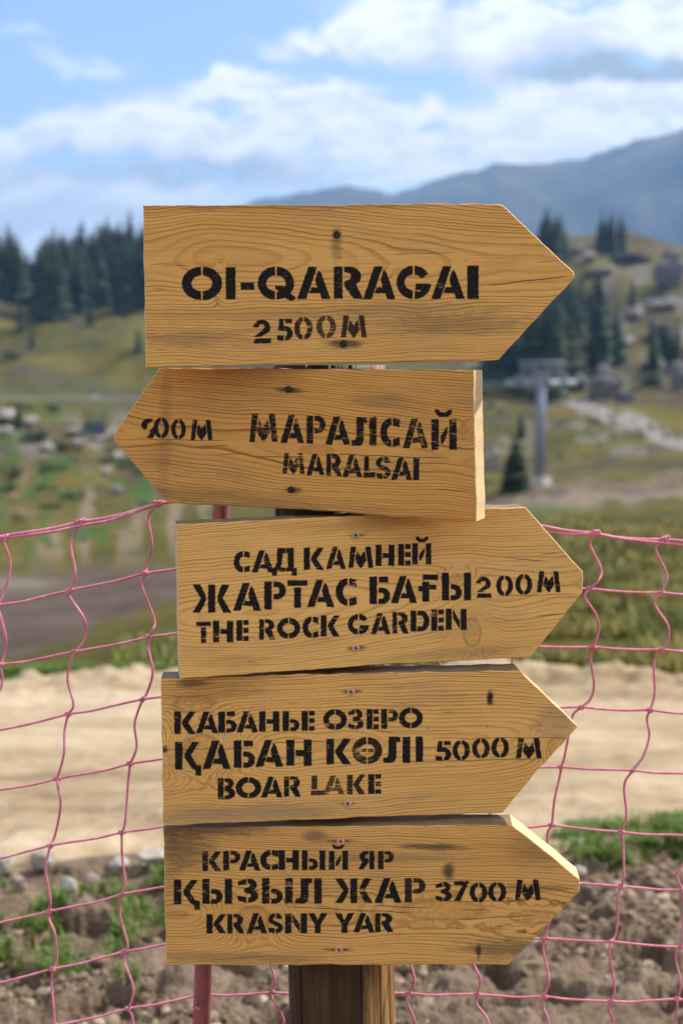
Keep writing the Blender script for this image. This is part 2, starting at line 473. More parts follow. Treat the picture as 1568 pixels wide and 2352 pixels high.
def make_road():
    m, t, b, _ = material('dry packed earth')
    p = t.node('ShaderNodeNewGeometry').outputs['Position']
    n = t.math('ADD', t.math('MULTIPLY', t.noise(t.scale(p, (.45, 1.5, 1)), 1.3, 6, .65), .65), t.math('MULTIPLY', t.noise(p, 9, 6, .72), .35))
    t.put(b.inputs['Base Color'], t.ramp(n, [(0.36, (0.20, 0.142, 0.082)), (0.46, (0.33, 0.245, 0.148)), (0.56, (0.43, 0.33, 0.212)), (0.66, (0.50, 0.405, 0.285))]))
    b.inputs['Roughness'].default_value = 0.95; b.inputs['Specular IOR Level'].default_value = 0.1
    bn = t.node('ShaderNodeBump'); bn.inputs['Strength'].default_value = 0.6; bn.inputs['Distance'].default_value = 0.03
    t.put(bn.inputs['Height'], t.noise(p, 18, 6, .7)); t.put(b.inputs['Normal'], bn.outputs[0])
    xs = np.unique(np.concatenate([np.linspace(-40, -4, 60), np.linspace(-4, 4, 330), np.linspace(4, 40, 60)]))
    ts = np.linspace(0, 1, 180)
    T, X = np.meshgrid(ts, xs)
    yn = road_near(X) + fbm(X / 0.5, X * 0 + 3.3, 4, 91) * 0.5; yf = road_far(X) + fbm(X / 0.7, X * 0 + 8.1, 4, 93) * 0.6
    Y = yn + (yf - yn) * T
    edge = np.minimum(T, 1 - T)
    Z = ground_z(X, Y) + 0.004 + sstep(0, .04, edge) * 0.012
    Z += fbm(X / 0.22, Y / 0.22, 4, 97, .6) * 0.035 * (0.35 + sstep(.72, .95, T) * 2.2 + sstep(.25, .0, T) * 1.4)
    Z += -0.035 * np.exp(-((Y - 6.3 + fbm(X / 2, X * 0, 2, 5) * .3) / .28) ** 2) - 0.03 * np.exp(-((Y - 7.9 + fbm(X / 2, X * 0 + 5, 2, 5) * .3) / .3) ** 2)
    Z += 0.09 * np.exp(-((T - .94) / .045) ** 2) * (0.6 + fbm(X / .4, Y / .4, 3, 99))
    Z += -0.045 * (1 - sstep(0.0, 0.02, edge))
    n_, m_ = X.shape
    idx = np.arange(n_ * m_).reshape(n_, m_)
    faces = np.stack([idx[:-1, :-1], idx[1:, :-1], idx[1:, 1:], idx[:-1, 1:]], -1).reshape(-1, 4)
    o = mesh_obj('dirt_road', np.stack([X, Y, Z], -1).reshape(-1, 3), faces.tolist(), m)
    tag(o, 'pale sandy dirt road running across behind the net fence', 'road', kind='structure')


make_road()


# ------------------------------------------------------------------ far mountain and haze
def make_mountain():
    m, t, b, _ = material('far slope')
    p = t.node('ShaderNodeNewGeometry').outputs['Position']
    n = t.noise(p, 0.004, 6, .6)
    t.put(b.inputs['Base Color'], t.ramp(n, [(0.4, (0.03, 0.04, 0.02)), (0.52, (0.055, 0.06, 0.034)), (0.64, (0.10, 0.09, 0.06))]))
    b.inputs['Roughness'].default_value = 1.0
    ridge = [(-2600, 300), (-1500, 380), (-900, 470), (-400, 560), (0, 610), (200, 585), (330, 530), (480, 486), (620, 456), (690, 443), (760, 434), (830, 427), (900, 442), (960, 425), (1050, 396), (1150, 382),
             (1240, 366), (1330, 371), (1400, 346), (1500, 311), (1568, 288), (1750, 240), (2000, 200), (2500, 280), (3300, 330), (4200, 420)]
    D = 5200.0
    px = np.linspace(-2600, 4200, 420); row = np.interp(px, [a for a, _ in ridge], [b_ for _, b_ in ridge]) + fbm(px / 60, px * 0, 5, 13, .6) * 16
    vs, fs = [], []
    steps = np.linspace(-1, 1, 61)
    for i, (x_, r_) in enumerate(zip(px, row)):
        d = pix_ray(x_, r_); h = math.hypot(d.x, d.y); top = EYE + d.z / h * D
        for s in steps:
            rr = D + s * (1700 if s < 0 else 1500)
            x, y = d.x / h * rr, d.y / h * rr
            base = -60.0
            k = 1 - abs(s) ** 1.15
            vs.append((x, y, base + (top - base) * k - (25 if abs(s) == 1 else 0), (1 - k) * min(1, k * 4)))
    vs = np.array(vs); vs[:, 2] += fbm(vs[:, 0] / 420.0, vs[:, 1] / 700.0, 6, 17, .58) * 420 * vs[:, 3]; vs = vs[:, :3]
    n = len(steps)
    for i in range(len(px) - 1):
        for k in range(n - 1):
            fs.append((i * n + k, (i + 1) * n + k, (i + 1) * n + k + 1, i * n + k + 1))
    o = mesh_obj('mountain', vs, fs, m)
    tag(o, 'hazy blue mountain ridge far beyond the valley', 'mountain', kind='structure')
    return max(v[2] for v in vs)


mtop = make_mountain()


def make_haze():
    m = bpy.data.materials.new('haze'); m.use_nodes = True
    t = NT(m.node_tree); t.n.clear()
    v = t.node('ShaderNodeVolumePrincipled'); o = t.node('ShaderNodeOutputMaterial'); t.l.new(v.outputs[0], o.inputs['Volume'])
    v.inputs['Color'].default_value = (0.31, 0.56, 1.0, 1); v.inputs['Density'].default_value = 0.00013; v.inputs['Anisotropy'].default_value = 0.0
    mb = MB(); zl = min(vv.co.z for vv in ground.data.vertices) - 1.0
    zl = min(zl, -88.0); zh = mtop + 15.0
    mb.box((0, 0, (zl + zh) / 2), (18800, 18800, zh - zl))
    h = mb.build('haze', m, smooth=False)
    tag(h, 'thin blue mountain haze over the valley', 'haze', kind='stuff')


make_haze()

# ------------------------------------------------------------------ wood
def wood_material(name, seed, pith_z, pith_d, freq, light, dark, knots=(), cracks=(), stains=(), warp=0.012, grey=0.25, contrast=1.0):
    """Sawn pine cut from a log lying along x: growth rings about a wandering pith, bent round the knots."""
    m, t, b, _ = material(name)
    p = t.node('ShaderNodeTexCoord').outputs['Object']
    x, y, z = t.sep(p)[0:3]
    ps = t.vmath('ADD', p, (seed * 3.7, seed * 1.9, seed * 2.3))
    wa = t.noise(t.scale(ps, (2.6, 5.0, 7.0)), 1.0, 2.0, .5)
    wb = t.noise(t.scale(ps, (9.0, 18.0, 26.0)), 1.0, 3.0, .55)
    wob = t.math('ADD', t.math('MULTIPLY', t.math('SUBTRACT', wa, .5), warp * 4.0), t.math('MULTIPLY', t.math('SUBTRACT', wb, .5), warp * 0.9))
    zz = t.math('ADD', t.math('SUBTRACT', z, pith_z), wob)
    dd = t.math('ADD', t.math('SUBTRACT', y, pith_d), t.math('MULTIPLY', t.math('SUBTRACT', t.noise(t.scale(ps, (3.2, .5, .5)), 1.0, 2.0), .5), .06))
    rr = t.math('SQRT', t.math('ADD', t.math('MULTIPLY', zz, zz), t.math('MULTIPLY', dd, dd)))
    kd = None; kring = None
    for kx, kz, sx, sz, amp in knots:
        q = t.vmath('MULTIPLY', t.vmath('SUBTRACT', p, (kx, 0, kz)), (1 / sx, 0, 1 / sz))
        ln = t.math('ADD', t.vmath('LENGTH', q, out='v'), t.math('MULTIPLY', t.math('SUBTRACT', t.noise(ps, 34, 3, .6), .5), .5))
        g = t.math('MULTIPLY', t.math('EXPONENT', t.math('MULTIPLY', t.math('MULTIPLY', ln, ln), -1.0)), amp)
        rr = t.math('ADD', rr, g)
        core = t.smooth(ln, .62, .42)
        kd = core if kd is None else t.math('MAXIMUM', kd, core)
        rim = t.math('MULTIPLY', t.smooth(ln, .40, .5), t.smooth(ln, .66, .54))
        kring = rim if kring is None else t.math('MAXIMUM', kring, rim)
    ph = t.math('MULTIPLY', rr, freq)
    ph = t.math('ADD', ph, t.math('MULTIPLY', t.noise(t.comb(t.math('MULTIPLY', rr, freq * .5), seed, 0), 1.0, 2), 1.2))
    saw = t.math('FRACT', ph)
    prof = t.math('MULTIPLY', t.smooth(saw, .50, .92), t.smooth(saw, 1.0, .95))
    prof = t.math('MULTIPLY', prof, t.smooth(t.noise(t.scale(ps, (7, 60, 30)), 1.0, 4, .7), .25, .6, .55, 1.0))
    prof = t.math('MULTIPLY', prof, t.smooth(t.math('DIVIDE', t.math('ABSOLUTE', zz), rr), .05, .42, .5, 1.0))
    per = t.noise(t.comb(t.math('FLOOR', ph), seed * 7.1, 0), 3.7, 0)                     # each ring has its own strength
    prof = t.math('MULTIPLY', prof, t.smooth(per, .25, .7, .45, 1.0))
    fib = t.noise(t.scale(ps, (14.0, 90.0, 620.0)), 1.0, 3.0, .6)
    fib2 = t.noise(t.scale(ps, (60.0, 300.0, 1500.0)), 1.0, 2.0, .6)
    big = t.noise(t.scale(ps, (4.0, 6.0, 11.0)), 1.0, 3.0, .6)
    c = t.mix(t.math('MULTIPLY', prof, contrast * .84), light, dark)
    c = t.mix(t.smooth(fib, .40, .75, 0, .30), c, tuple(v * .7 for v in dark))
    c = t.mix(t.smooth(fib2, .52, .68, 0, .25), c, tuple(min(1, v * 1.25) for v in light))
    c = t.mix(t.smooth(big, .46, .72, 0, .28), c, (light[0] * .70, light[1] * .54, light[2] * .36))
    if kd is not None:
        kn = t.noise(ps, 160, 3, .6)
        c = t.mix(t.math('MULTIPLY', kd, .5), c, t.ramp(kn, [(.35, (light[0] * .5, light[1] * .42, light[2] * .3)), (.65, (light[0] * .9, light[1] * .85, light[2] * .75))]))
        c = t.mix(t.math('MULTIPLY', kring, .28), c, (0.10, 0.05, 0.018))
    gm = t.math('MULTIPLY', t.smooth(t.noise(t.scale(ps, (5, 8, 17)), 1.0, 4, .65), .50, .74), t.smooth(fib, .3, .6))
    c = t.mix(t.math('MULTIPLY', gm, grey), c, (0.17, 0.145, 0.11))
    nm = t.math('ADD', t.math('MULTIPLY', t.noise(t.scale(ps, (24, 24, 110)), 1.0, 5, .75), .6), t.math('MULTIPLY', t.noise(t.scale(ps, (70, 70, 520)), 1.0, 4, .7), .4))
    for sx_, sz_, rx, rz, amt, colr in stains:
        ln = t.vmath('LENGTH', t.vmath('MULTIPLY', t.vmath('SUBTRACT', p, (sx_, 0, sz_)), (1 / rx, 0, 1 / rz)), out='v')
        ln = t.math('ADD', ln, t.math('MULTIPLY', t.math('SUBTRACT', nm, .5), 3.0))
        c = t.mix(t.smooth(ln, 1.15, .25, 0, min(1, amt * 1.15)), c, colr)
    for x0, z0, x1, z1, wd in cracks:
        sl = (z1 - z0) / (x1 - x0)
        dz_ = t.math('ABSOLUTE', t.math('SUBTRACT', t.math('SUBTRACT', z, z0), t.math('ADD', t.math('MULTIPLY', t.math('SUBTRACT', x, x0), sl), t.math('MULTIPLY', t.math('SUBTRACT', t.noise(t.scale(ps, (26, 0, 0)), 1.0, 3), .5), .006))))
        env = t.math('MULTIPLY', t.smooth(x, min(x0, x1), min(x0, x1) + .02), t.smooth(x, max(x0, x1), max(x0, x1) - .02))
        mk = t.math('MULTIPLY', t.smooth(dz_, wd, wd * .4), env)
        c = t.mix(t.math('MULTIPLY', mk, .9), c, (0.02, 0.011, 0.005))
    # short dark checks along the grain
    chk = t.noise(t.scale(ps, (11, 40, 420)), 1.0, 2, .5)
    c = t.mix(t.smooth(chk, .71, .755, 0, .75), c, (0.035, 0.02, 0.009))
    spk = t.noise(t.scale(ps, (130, 130, 240)), 1.0, 1, .5)
    c = t.mix(t.smooth(spk, .76, .80, 0, .7), c, (0.03, 0.018, 0.01))
    # the upper edge has weathered grey, sawn ends are paler and rough
    nrm = t.node('ShaderNodeNewGeometry').outputs['Normal']
    nz = t.sep(nrm)[2]
    top = t.smooth(nz, .80, .93)
    onx = t.math('ABSOLUTE', t.sep(t.node('ShaderNodeTexCoord').outputs['Normal'])[0])
    c = t.mix(t.math('MULTIPLY', t.smooth(onx, .35, .6), .8), c, t.mix(t.smooth(t.noise(ps, 420, 3, .6), .4, .65), (0.80, 0.62, 0.36), (0.64, 0.43, 0.19)))
    tcol = t.ramp(t.noise(t.scale(ps, (30, 120, 120)), 1.0, 5, .7), [(.3, (0.10, 0.072, 0.040)), (.6, (0.24, 0.18, 0.105)), (.75, (0.36, 0.27, 0.15))])
    c = t.mix(t.math('MULTIPLY', top, .92), c, tcol)
    t.put(b.inputs['Base Color'], c)
    b.inputs['Roughness'].default_value = 0.62; b.inputs['Specular IOR Level'].default_value = 0.32
    bn = t.node('ShaderNodeBump'); bn.inputs['Strength'].default_value = 0.55; bn.inputs['Distance'].default_value = 0.0012
    hgt = t.math('ADD', t.math('MULTIPLY', prof, .5), t.math('ADD', t.math('MULTIPLY', fib, .6), t.math('MULTIPLY', fib2, .25)))
    t.put(bn.inputs['Height'], hgt); t.put(b.inputs['Normal'], bn.outputs[0])
    return m


def paint_material():
    m, t, b, o = material('black stencil paint')
    p = t.node('ShaderNodeTexCoord').outputs['Object']
    cov = t.attr('cover'); wear = t.attr('wear')
    n1 = t.noise(p, 900, 2, .6); n2 = t.noise(p, 260, 3, .6)
    edge = t.math('ADD', cov, t.math('MULTIPLY', t.math('SUBTRACT', t.math('ADD', t.math('MULTIPLY', n1, .6), t.math('MULTIPLY', n2, .4)), .5), 1.5))
    a = t.smooth(edge, .50, .98)
    streak = t.noise(t.scale(p, (75, 0, 900)), 1.0, 2, .6)
    spot = t.noise(t.scale(p, (45, 0, 90)), 1.0, 2, .5)
    s = t.math('ADD', streak, t.math('MULTIPLY', t.math('SUBTRACT', spot, .5), .55))
    th = t.math('SUBTRACT', .715, t.math('MULTIPLY', wear, .17))
    chip = t.smooth(t.math('SUBTRACT', s, th), 0.0, .05)
    a = t.math('MULTIPLY', a, t.math('SUBTRACT', 1.0, t.math('MULTIPLY', chip, .85)))
    a = t.math('MULTIPLY', a, t.math('SUBTRACT', .985, t.math('MULTIPLY', t.attr('fade'), .5)))
    t.put(b.inputs['Alpha'], a)
    t.put(b.inputs['Base Color'], t.ramp(n2, [(.3, (0.005, 0.0045, 0.005)), (.7, (0.012, 0.010, 0.010))]))
    b.inputs['Roughness'].default_value = 0.75; b.inputs['Specular IOR Level'].default_value = 0.2
    return m


PAINT = paint_material()

# ------------------------------------------------------------------ stencil alphabet: pieces in a unit box
def arc(cx, cy, rx, ry, a0, a1, n=14):
    return [(cx + rx * math.cos(math.radians(a0 + (a1 - a0) * i / n)), cy + ry * math.sin(math.radians(a0 + (a1 - a0) * i / n))) for i in range(n + 1)]


def band(cx, cy, rx, ry, ix, iy, a0, a1):
    return arc(cx, cy, rx, ry, a0, a1) + arc(cx, cy, ix, iy, a1, a0)


def rect(a, b, c, d): return [(a, b), (c, b), (c, d), (a, d)]


def bowl(x0, x1, y0, y1, ty, tx):
    """A closed half ring open to the left at x0."""
    cx = x0 + (x1 - x0) * .3; ym = (y0 + y1) / 2; ry = (y1 - y0) / 2; iy = ry - ty; ix = max(.04, (x1 - cx) - tx)
    return [(x0, y1)] + arc(cx, ym, x1 - cx, ry, 90, -90) + [(x0, y0), (x0, y0 + ty)] + arc(cx, ym, ix, iy, -90, 90) + [(x0, y1 - ty)]


G = {}
G['I'] = [rect(0, 0, 1, 1)]; G['-'] = [rect(0, 0, 1, 1)]
G['O'] = [band(.475, .5, .475, .5, .235, .235, 90, 270), band(.525, .5, .475, .5, .235, .235, 90, -90)]
G['0'] = [band(.46, .5, .46, .5, .17, .31, 90, 270), band(.54, .5, .46, .5, .17, .31, 90, -90)]
G['Q'] = [band(.455, .5, .455, .5, .235, .235, 90, 270),
          arc(.505, .5, .455, .5, 90, -38) + [(.98, .10), (1.0, .03), (.90, -.03), (.80, .0), (.74, .05), (.62, .03), (.505, 0.0), (.505, .22), (.56, .28), (.46, .34), (.47, .42), (.62, .42), (.74, .40)] + arc(.505, .5, .235, .235, -20, 90)]
G['A'] = [[(0, 0), (.265, 0), (.60, 1), (.345, 1)], [(.635, .90), (.72, .82), (1, 0), (.745, 0), (.685, .18), (.36, .18), (.43, .36), (.60, .36), (.545, .60)]]
G['R'] = [rect(0, 0, .29, 1), [(.35, 1)] + arc(.52, .70, .42, .30, 90, -55) + [(1, 0), (.68, 0), (.36, .40), (.36, .56)] + arc(.46, .70, .13, .12, -80, 80) + [(.36, .83)]]
G['Я'] = [[(1 - x, y) for x, y in pc][::-1] for pc in G['R']]
G['P'] = [rect(0, 0, .34, 1), bowl(.42, 1, .37, 1, .19, .30)]
G['G'] = [band(.455, .5, .455, .5, .235, .235, 90, 270), arc(.515, .5, .455, .5, 90, 32) + arc(.515, .5, .22, .235, 30, 90),
          [(.54, .46), (1, .46)] + arc(.515, .5, .475, .5, -10, -90) + [(.515, .235), (.66, .22), (.70, .27), (.54, .27)]]
G['2'] = [arc(.5, .66, .45, .34, 178, -28) + [(.45, .27), (.08, .27), (.56, .58)] + arc(.48, .68, .17, .13, 0, 178), [(.04, 0), (.98, 0), (1, .20), (.16, .20)]]
G['5'] = [[(.16, 1), (.44, 1), (.42, .66), (.56, .66)] + arc(.55, .33, .45, .33, 80, -90) + [(.55, .17)] + arc(.52, .33, .14, .12, -80, 90) + [(.08, .46)], rect(.54, .80, .96, 1), [(0, .06), (.02, .24), (.42, .24), (.44, 0), (.12, 0)]]
G['M'] = [[(0, 0), (.19, 0), (.31, 1), (.10, 1)], [(.69, 1), (.90, 1), (1, 0), (.81, 0)], [(.345, .80), (.5, .55), (.655, .80), (.735, .36), (.53, 0), (.47, 0), (.265, .36)]]
G['9'] = [arc(.5, .68, .5, .32, 62, 236) + arc(.55, .66, .17, .13, 220, 70), [(.80, .62), (1.0, .42), (.72, 0), (.36, 0), (.62, .34), (.50, .36)]]
G['S'] = [arc(.48, .72, .46, .28, 90, 235) + arc(.50, .285, .15, .10, 100, -90) + arc(.53, .285, .47, .285, -90, 66) + arc(.48, .72, .15, .095, 260, 90), [(.56, 1), (.84, .97), (1, .74), (.70, .72), (.56, .78)], [(0, .28), (.40, .26), (.45, .2), (.45, 0), (.12, .03)]]
G['T'] = [rect(0, .80, 1, 1), rect(.33, 0, .67, .74)]
G['H'] = [rect(0, 0, .31, 1), [(.69, 1), (1, 1), (1, 0), (.69, 0), (.69, .38), (.37, .38), (.37, .60), (.69, .60)]]
G['E'] = [rect(0, 0, .48, 1), rect(.57, .77, 1, 1), rect(.57, .39, 1, .62), rect(.57, 0, 1, .23)]
G['C'] = [arc(.56, .5, .56, .5, 90, 270) + arc(.60, .5, .26, .27, 262, 98), [(.65, 1), (1, .95), (.98, .68), (.65, .74)], [(.65, 0), (1, .05), (.98, .32), (.65, .26)]]
G['K'] = [rect(0, 0, .30, 1), [(.70, 1), (1, 1), (.64, .5), (1, 0), (.66, 0), (.36, .44), (.36, .56)]]
G['Қ'] = [rect(0, 0, .28, 1), [(.66, 1), (.92, 1), (.60, .52), (.82, .17), (1, .13), (1, -.22), (.78, -.22), (.78, -.03), (.66, .02), (.37, .42), (.37, .58)]]
G['L'] = [rect(.06, .30, .46, 1), rect(0, 0, 1, .24)]
G['D'] = [rect(0, 0, .30, 1), bowl(.37, 1, 0, 1, .23, .30)]
G['N'] = [rect(0, 0, .28, 1), rect(.72, 0, 1, 1), [(.34, .96), (.67, .42), (.67, .04), (.34, .58)]]
G['B'] = [rect(0, 0, .33, 1), [(.40, 1)] + arc(.52, .75, .40, .25, 90, -50) + arc(.52, .28, .48, .28, 50, -90) + [(.40, 0), (.40, .18)] + arc(.50, .28, .14, .09, -90, 90) + [(.40, .38), (.40, .62)] + arc(.50, .73, .12, .085, -90, 90) + [(.40, .83)]]
G['Y'] = [[(0, 1), (.32, 1), (.5, .64), (.68, 1), (1, 1), (.65, .42), (.65, 0), (.35, 0), (.35, .42)]]
G['3'] = [[(.50, 1)] + arc(.52, .74, .42, .26, 88, -52) + arc(.52, .285, .48, .285, 52, -90) + [(.52, .2)] + arc(.52, .29, .14, .10, -80, 80) + [(.34, .42), (.34, .60)] + arc(.50, .72, .12, .085, -80, 80) + [(.50, .84)], [(.05, .86), (.44, 1), (.44, .76), (.06, .70)], [(0, .22), (.06, .30), (.44, .22), (.44, 0), (.10, .08)]]
G['7'] = [rect(0, .80, .62, 1), [(.70, 1), (1, 1), (.38, 0), (0, 0)]]
G['Л'] = [[(.20, 1), (.63, 1), (.63, .80), (.49, .80), (.49, .22), (.44, .07), (.32, 0), (0, 0), (0, .19), (.14, .20), (.20, .32)], rect(.72, 0, 1, 1)]
G['Й'] = [rect(0, 0, .29, 1), rect(.71, 0, 1, 1), [(.37, .20), (.37, .46), (.63, .78), (.63, .52), (.46, .18)]]
G['˘'] = [[(0, 1), (.22, 1), (.36, .62), (.64, .62), (.78, 1), (1, 1), (.95, .45), (.72, 0), (.28, 0), (.05, .45)]]
G['Д'] = [[(.20, 1), (.54, 1), (.54, .82), (.43, .80), (.40, .42), (.34, .29), (.55, .29), (.55, .16), (.2, .16), (.2, 0), (0, 0), (0, .27), (.14, .32), (.20, .5)], [(.57, 1), (.88, 1), (.88, .28), (1, .28), (1, 0), (.8, 0), (.8, .16), (.58, .16), (.58, .29), (.64, .29), (.64, .82), (.57, .82)]]
G['Ж'] = [[(0, 1), (.20, 1), (.345, .60), (.345, .42), (.19, 0), (0, 0), (.22, .50)], rect(.405, 0, .585, 1), [(.76, 1), (.96, 1), (.78, .53), (1, 0), (.80, 0), (.65, .42), (.65, .62)]]
G['Б'] = [rect(0, 0, .36, 1), rect(.46, .79, .90, 1), bowl(.44, 1, 0, .60, .19, .30)]
G['Ь'] = [rect(0, 0, .36, 1), bowl(.44, 1, 0, .60, .19, .30)]
G['Ы'] = [rect(0, 0, .24, 1), bowl(.30, .68, 0, .58, .18, .20), rect(.76, 0, 1, 1)]
G['Ғ'] = [rect(.22, .80, 1, 1), [(.20, .73), (.55, .73), (.55, .62), (.90, .62), (.90, .44), (.55, .44), (.55, 0), (.20, 0), (.20, .38), (0, .38), (0, .56), (.20, .58)]]
G['Ө'] = G['O'] + [rect(.285, .45, .48, .565), rect(.52, .45, .715, .565)]
for cyr, lat in (('А', 'A'), ('М', 'M'), ('Р', 'P'), ('С', 'C'), ('К', 'K'), ('Н', 'H'), ('Е', 'E'), ('Т', 'T'), ('О', 'O'), ('З', '3'), ('І', 'I')):
    G[cyr] = G[lat]
for g, k in (('H', 'Н'),):
    G[k] = G[g]


def resample(poly, step):
    out = []
    for (a, b), (c, d) in zip(poly, poly[1:] + poly[:1]):
        L = math.hypot(c - a, d - b)
        if L < 1e-7: continue
        n = max(1, int(L / step))
        for i in range(n):
            out.append((a + (c - a) * i / n, b + (d - b) * i / n))
    return out


def offset(poly, d):
    n = len(poly); out = []
    area = sum(poly[i][0] * poly[(i + 1) % n][1] - poly[(i + 1) % n][0] * poly[i][1] for i in range(n))
    sg = 1 if area > 0 else -1
    for i in range(n):
        ax, ay = poly[i - 1]; bx, by = poly[i]; cx, cy = poly[(i + 1) % n]
        e1 = Vector((bx - ax, by - ay)); e2 = Vector((cx - bx, cy - by))
        if e1.length < 1e-9 or e2.length < 1e-9: out.append((bx, by)); continue
        e1.normalize(); e2.normalize()
        nv = Vector((e1.y + e2.y, -e1.x - e2.x))
        if nv.length < 1e-6: nv = Vector((e1.y, -e1.x))
        nv.normalize()
        out.append((bx + nv.x * d * sg, by + nv.y * d * sg))
    return out


SRC = 2560.0 / 1568.0                                # the photograph is measured in its own 2560 x 3840 pixels below


class Plane:
    """An upright board plane in the world with its own axes (x along the board)."""
    def __init__(self, p0, yaw, roll):
        self.p0 = Vector(p0)
        e = Vector((math.cos(yaw), math.sin(yaw), 0)); self.n = Vector((math.sin(yaw), -math.cos(yaw), 0)); zz = Vector((0, 0, 1))
        self.ex = e * math.cos(roll) + zz * math.sin(roll); self.ez = -e * math.sin(roll) + zz * math.cos(roll)
        self.rot = Matrix((self.ex, -self.n, self.ez)).transposed()

    def local(self, sx, sy):
        d = pix_ray(sx / SRC, sy / SRC); o = Vector((0, 0, EYE))
        k = (self.p0 - o).dot(self.n) / d.dot(self.n)
        q = o + d * k - self.p0
        return (q.dot(self.ex), q.dot(self.ez))


def make_lettering(pl, line, parent, wear=.3, name='lettering', label=None):
    """line: (character, x0, x1, top, bottom[, wear, fade]) measured in the photograph, laid on the board as a coat of paint."""
    vs, fs, cov, wr, fd = [], [], [], [], []
    k = 0
    for it in line:
        ch, x0, x1, y0, y1 = it[:5]
        wv = it[5] if len(it) > 5 else min(1, max(0, random.gauss(wear, .15))); fv = it[6] if len(it) > 6 else random.random() * .06
        for pc in G[ch]:
            loc = [pl.local(x0 + (x1 - x0) * a, y1 + (y0 - y1) * b_) for a, b_ in pc]
            loc = resample(loc, .0022)
            loc = [(a + random.gauss(0, .00012), b_ + random.gauss(0, .00012)) for a, b_ in loc]
            inner, outer = offset(loc, -.0006), offset(loc, .0019)
            h = -.00025 - .00001 * (k % 14); k += 1
            base = len(vs); n = len(loc)
            vs += [(a, h, b_) for a, b_ in inner] + [(a, h, b_) for a, b_ in outer]
            cov += [1.0] * n + [0.0] * n; wr += [wv] * 2 * n; fd += [fv] * 2 * n
            fs.append(tuple(range(base, base + n)))
            fs += [(base + i, base + (i + 1) % n, base + n + (i + 1) % n, base + n + i) for i in range(n)]
    o = mesh_obj(name, vs, fs, PAINT, parent, smooth=False)
    for nm, arr in (('cover', cov), ('wear', wr), ('fade', fd)):
        at = o.data.attributes.new(nm, 'FLOAT', 'POINT'); at.data.foreach_set('value', np.array(arr, np.float32))
    if label: o['label'] = label
    return o


SCREW_RECESS = simple('screw recess', (0.02, 0.018, 0.016), .6, 0.3)


def make_screw(pl, sx, sy, mat, parent, dia=.0098, turn=.3, label=None):
    lx, lz = pl.local(sx, sy); r = dia / 2
    mb = MB(); n = 24
    prof = [(r, .0002), (r, -.0007), (r * .93, -.0012), (r * .60, -.0014)]
    rings = [[(rr * math.cos(2 * math.pi * k / n), y, rr * math.sin(2 * math.pi * k / n)) for k in range(n)] for rr, y in prof]
    vs = [v for rg in rings for v in rg]
    fs = [(i * n + k, i * n + (k + 1) % n, (i + 1) * n + (k + 1) % n, (i + 1) * n + k) for i in range(len(prof) - 1) for k in range(n)]
    fs.append(tuple(3 * n + k for k in range(n)))
    mb.add(vs, fs, 0)
    for a in (0, math.pi / 2):
        q = Matrix.Rotation(turn + a, 3, 'Y')
        mb.box((0, -.00147 - .00003 * (a > 0), 0), (r * 1.05, .0002, r * .26), q, 1)
    o = mb.build('screw', [mat, SCREW_RECESS], parent, smooth=False, loc=(lx, -.0003, lz))
    if label: o['label'] = label
    return o


def make_board(post, pl, outline, thick, wood, label, jit=.0005):
    """outline: corners of the front face measured in the photograph, clockwise from the upper left."""
    o = None
    pts = [pl.local(*q) for q in outline]
    ol = []
    for (a, b_), (c, d) in zip(pts, pts[1:] + pts[:1]):
        L = math.hypot(c - a, d - b_); n = max(1, int(L / .007)); nx, nz = (d - b_) / L, -(c - a) / L
        ph = random.random() * 50
        for i in range(n):
            s = i / n
            j = (float(fbm(np.array([ph + s * L / .02]), np.array([ph]), 3, 7)[0]) * jit * 3.2) if i else 0
            ol.append((a + (c - a) * s + nx * j, b_ + (d - b_) * s + nz * j))
    n = len(ol)
    bv = .0009
    ins = offset(ol, -bv)
    if abs(sum(i[0] for i in ins)) < 0: pass
    vs = [(a, 0, b_) for a, b_ in ins] + [(a, bv, b_) for a, b_ in ol] + [(a, thick - bv, b_) for a, b_ in ol] + [(a, thick, b_) for a, b_ in ins]
    fs = [tuple(range(n))] + [tuple(range(4 * n - 1, 3 * n - 1, -1))]
    for k in range(3):
        fs += [(k * n + i, (k + 1) * n + i, (k + 1) * n + (i + 1) % n, k * n + (i + 1) % n) for i in range(n)]
    o = mesh_obj('arrow_board', vs, fs, wood, post, smooth=False)
    bm = bmesh.new(); bm.from_mesh(o.data); bmesh.ops.recalc_face_normals(bm, faces=bm.faces); bm.to_mesh(o.data); bm.free()
    o.matrix_parent_inverse = Matrix.Identity(4)
    o.location = pl.p0 - post.location; o.rotation_euler = pl.rot.to_euler()
    o['label'] = label
    return o


# ------------------------------------------------------------------ the signpost
signpost = empty('signpost', (-0.004, 1.852, 0.0))
tag(signpost, 'wooden guide post with five arrow boards stencilled with place names and distances', 'signpost')


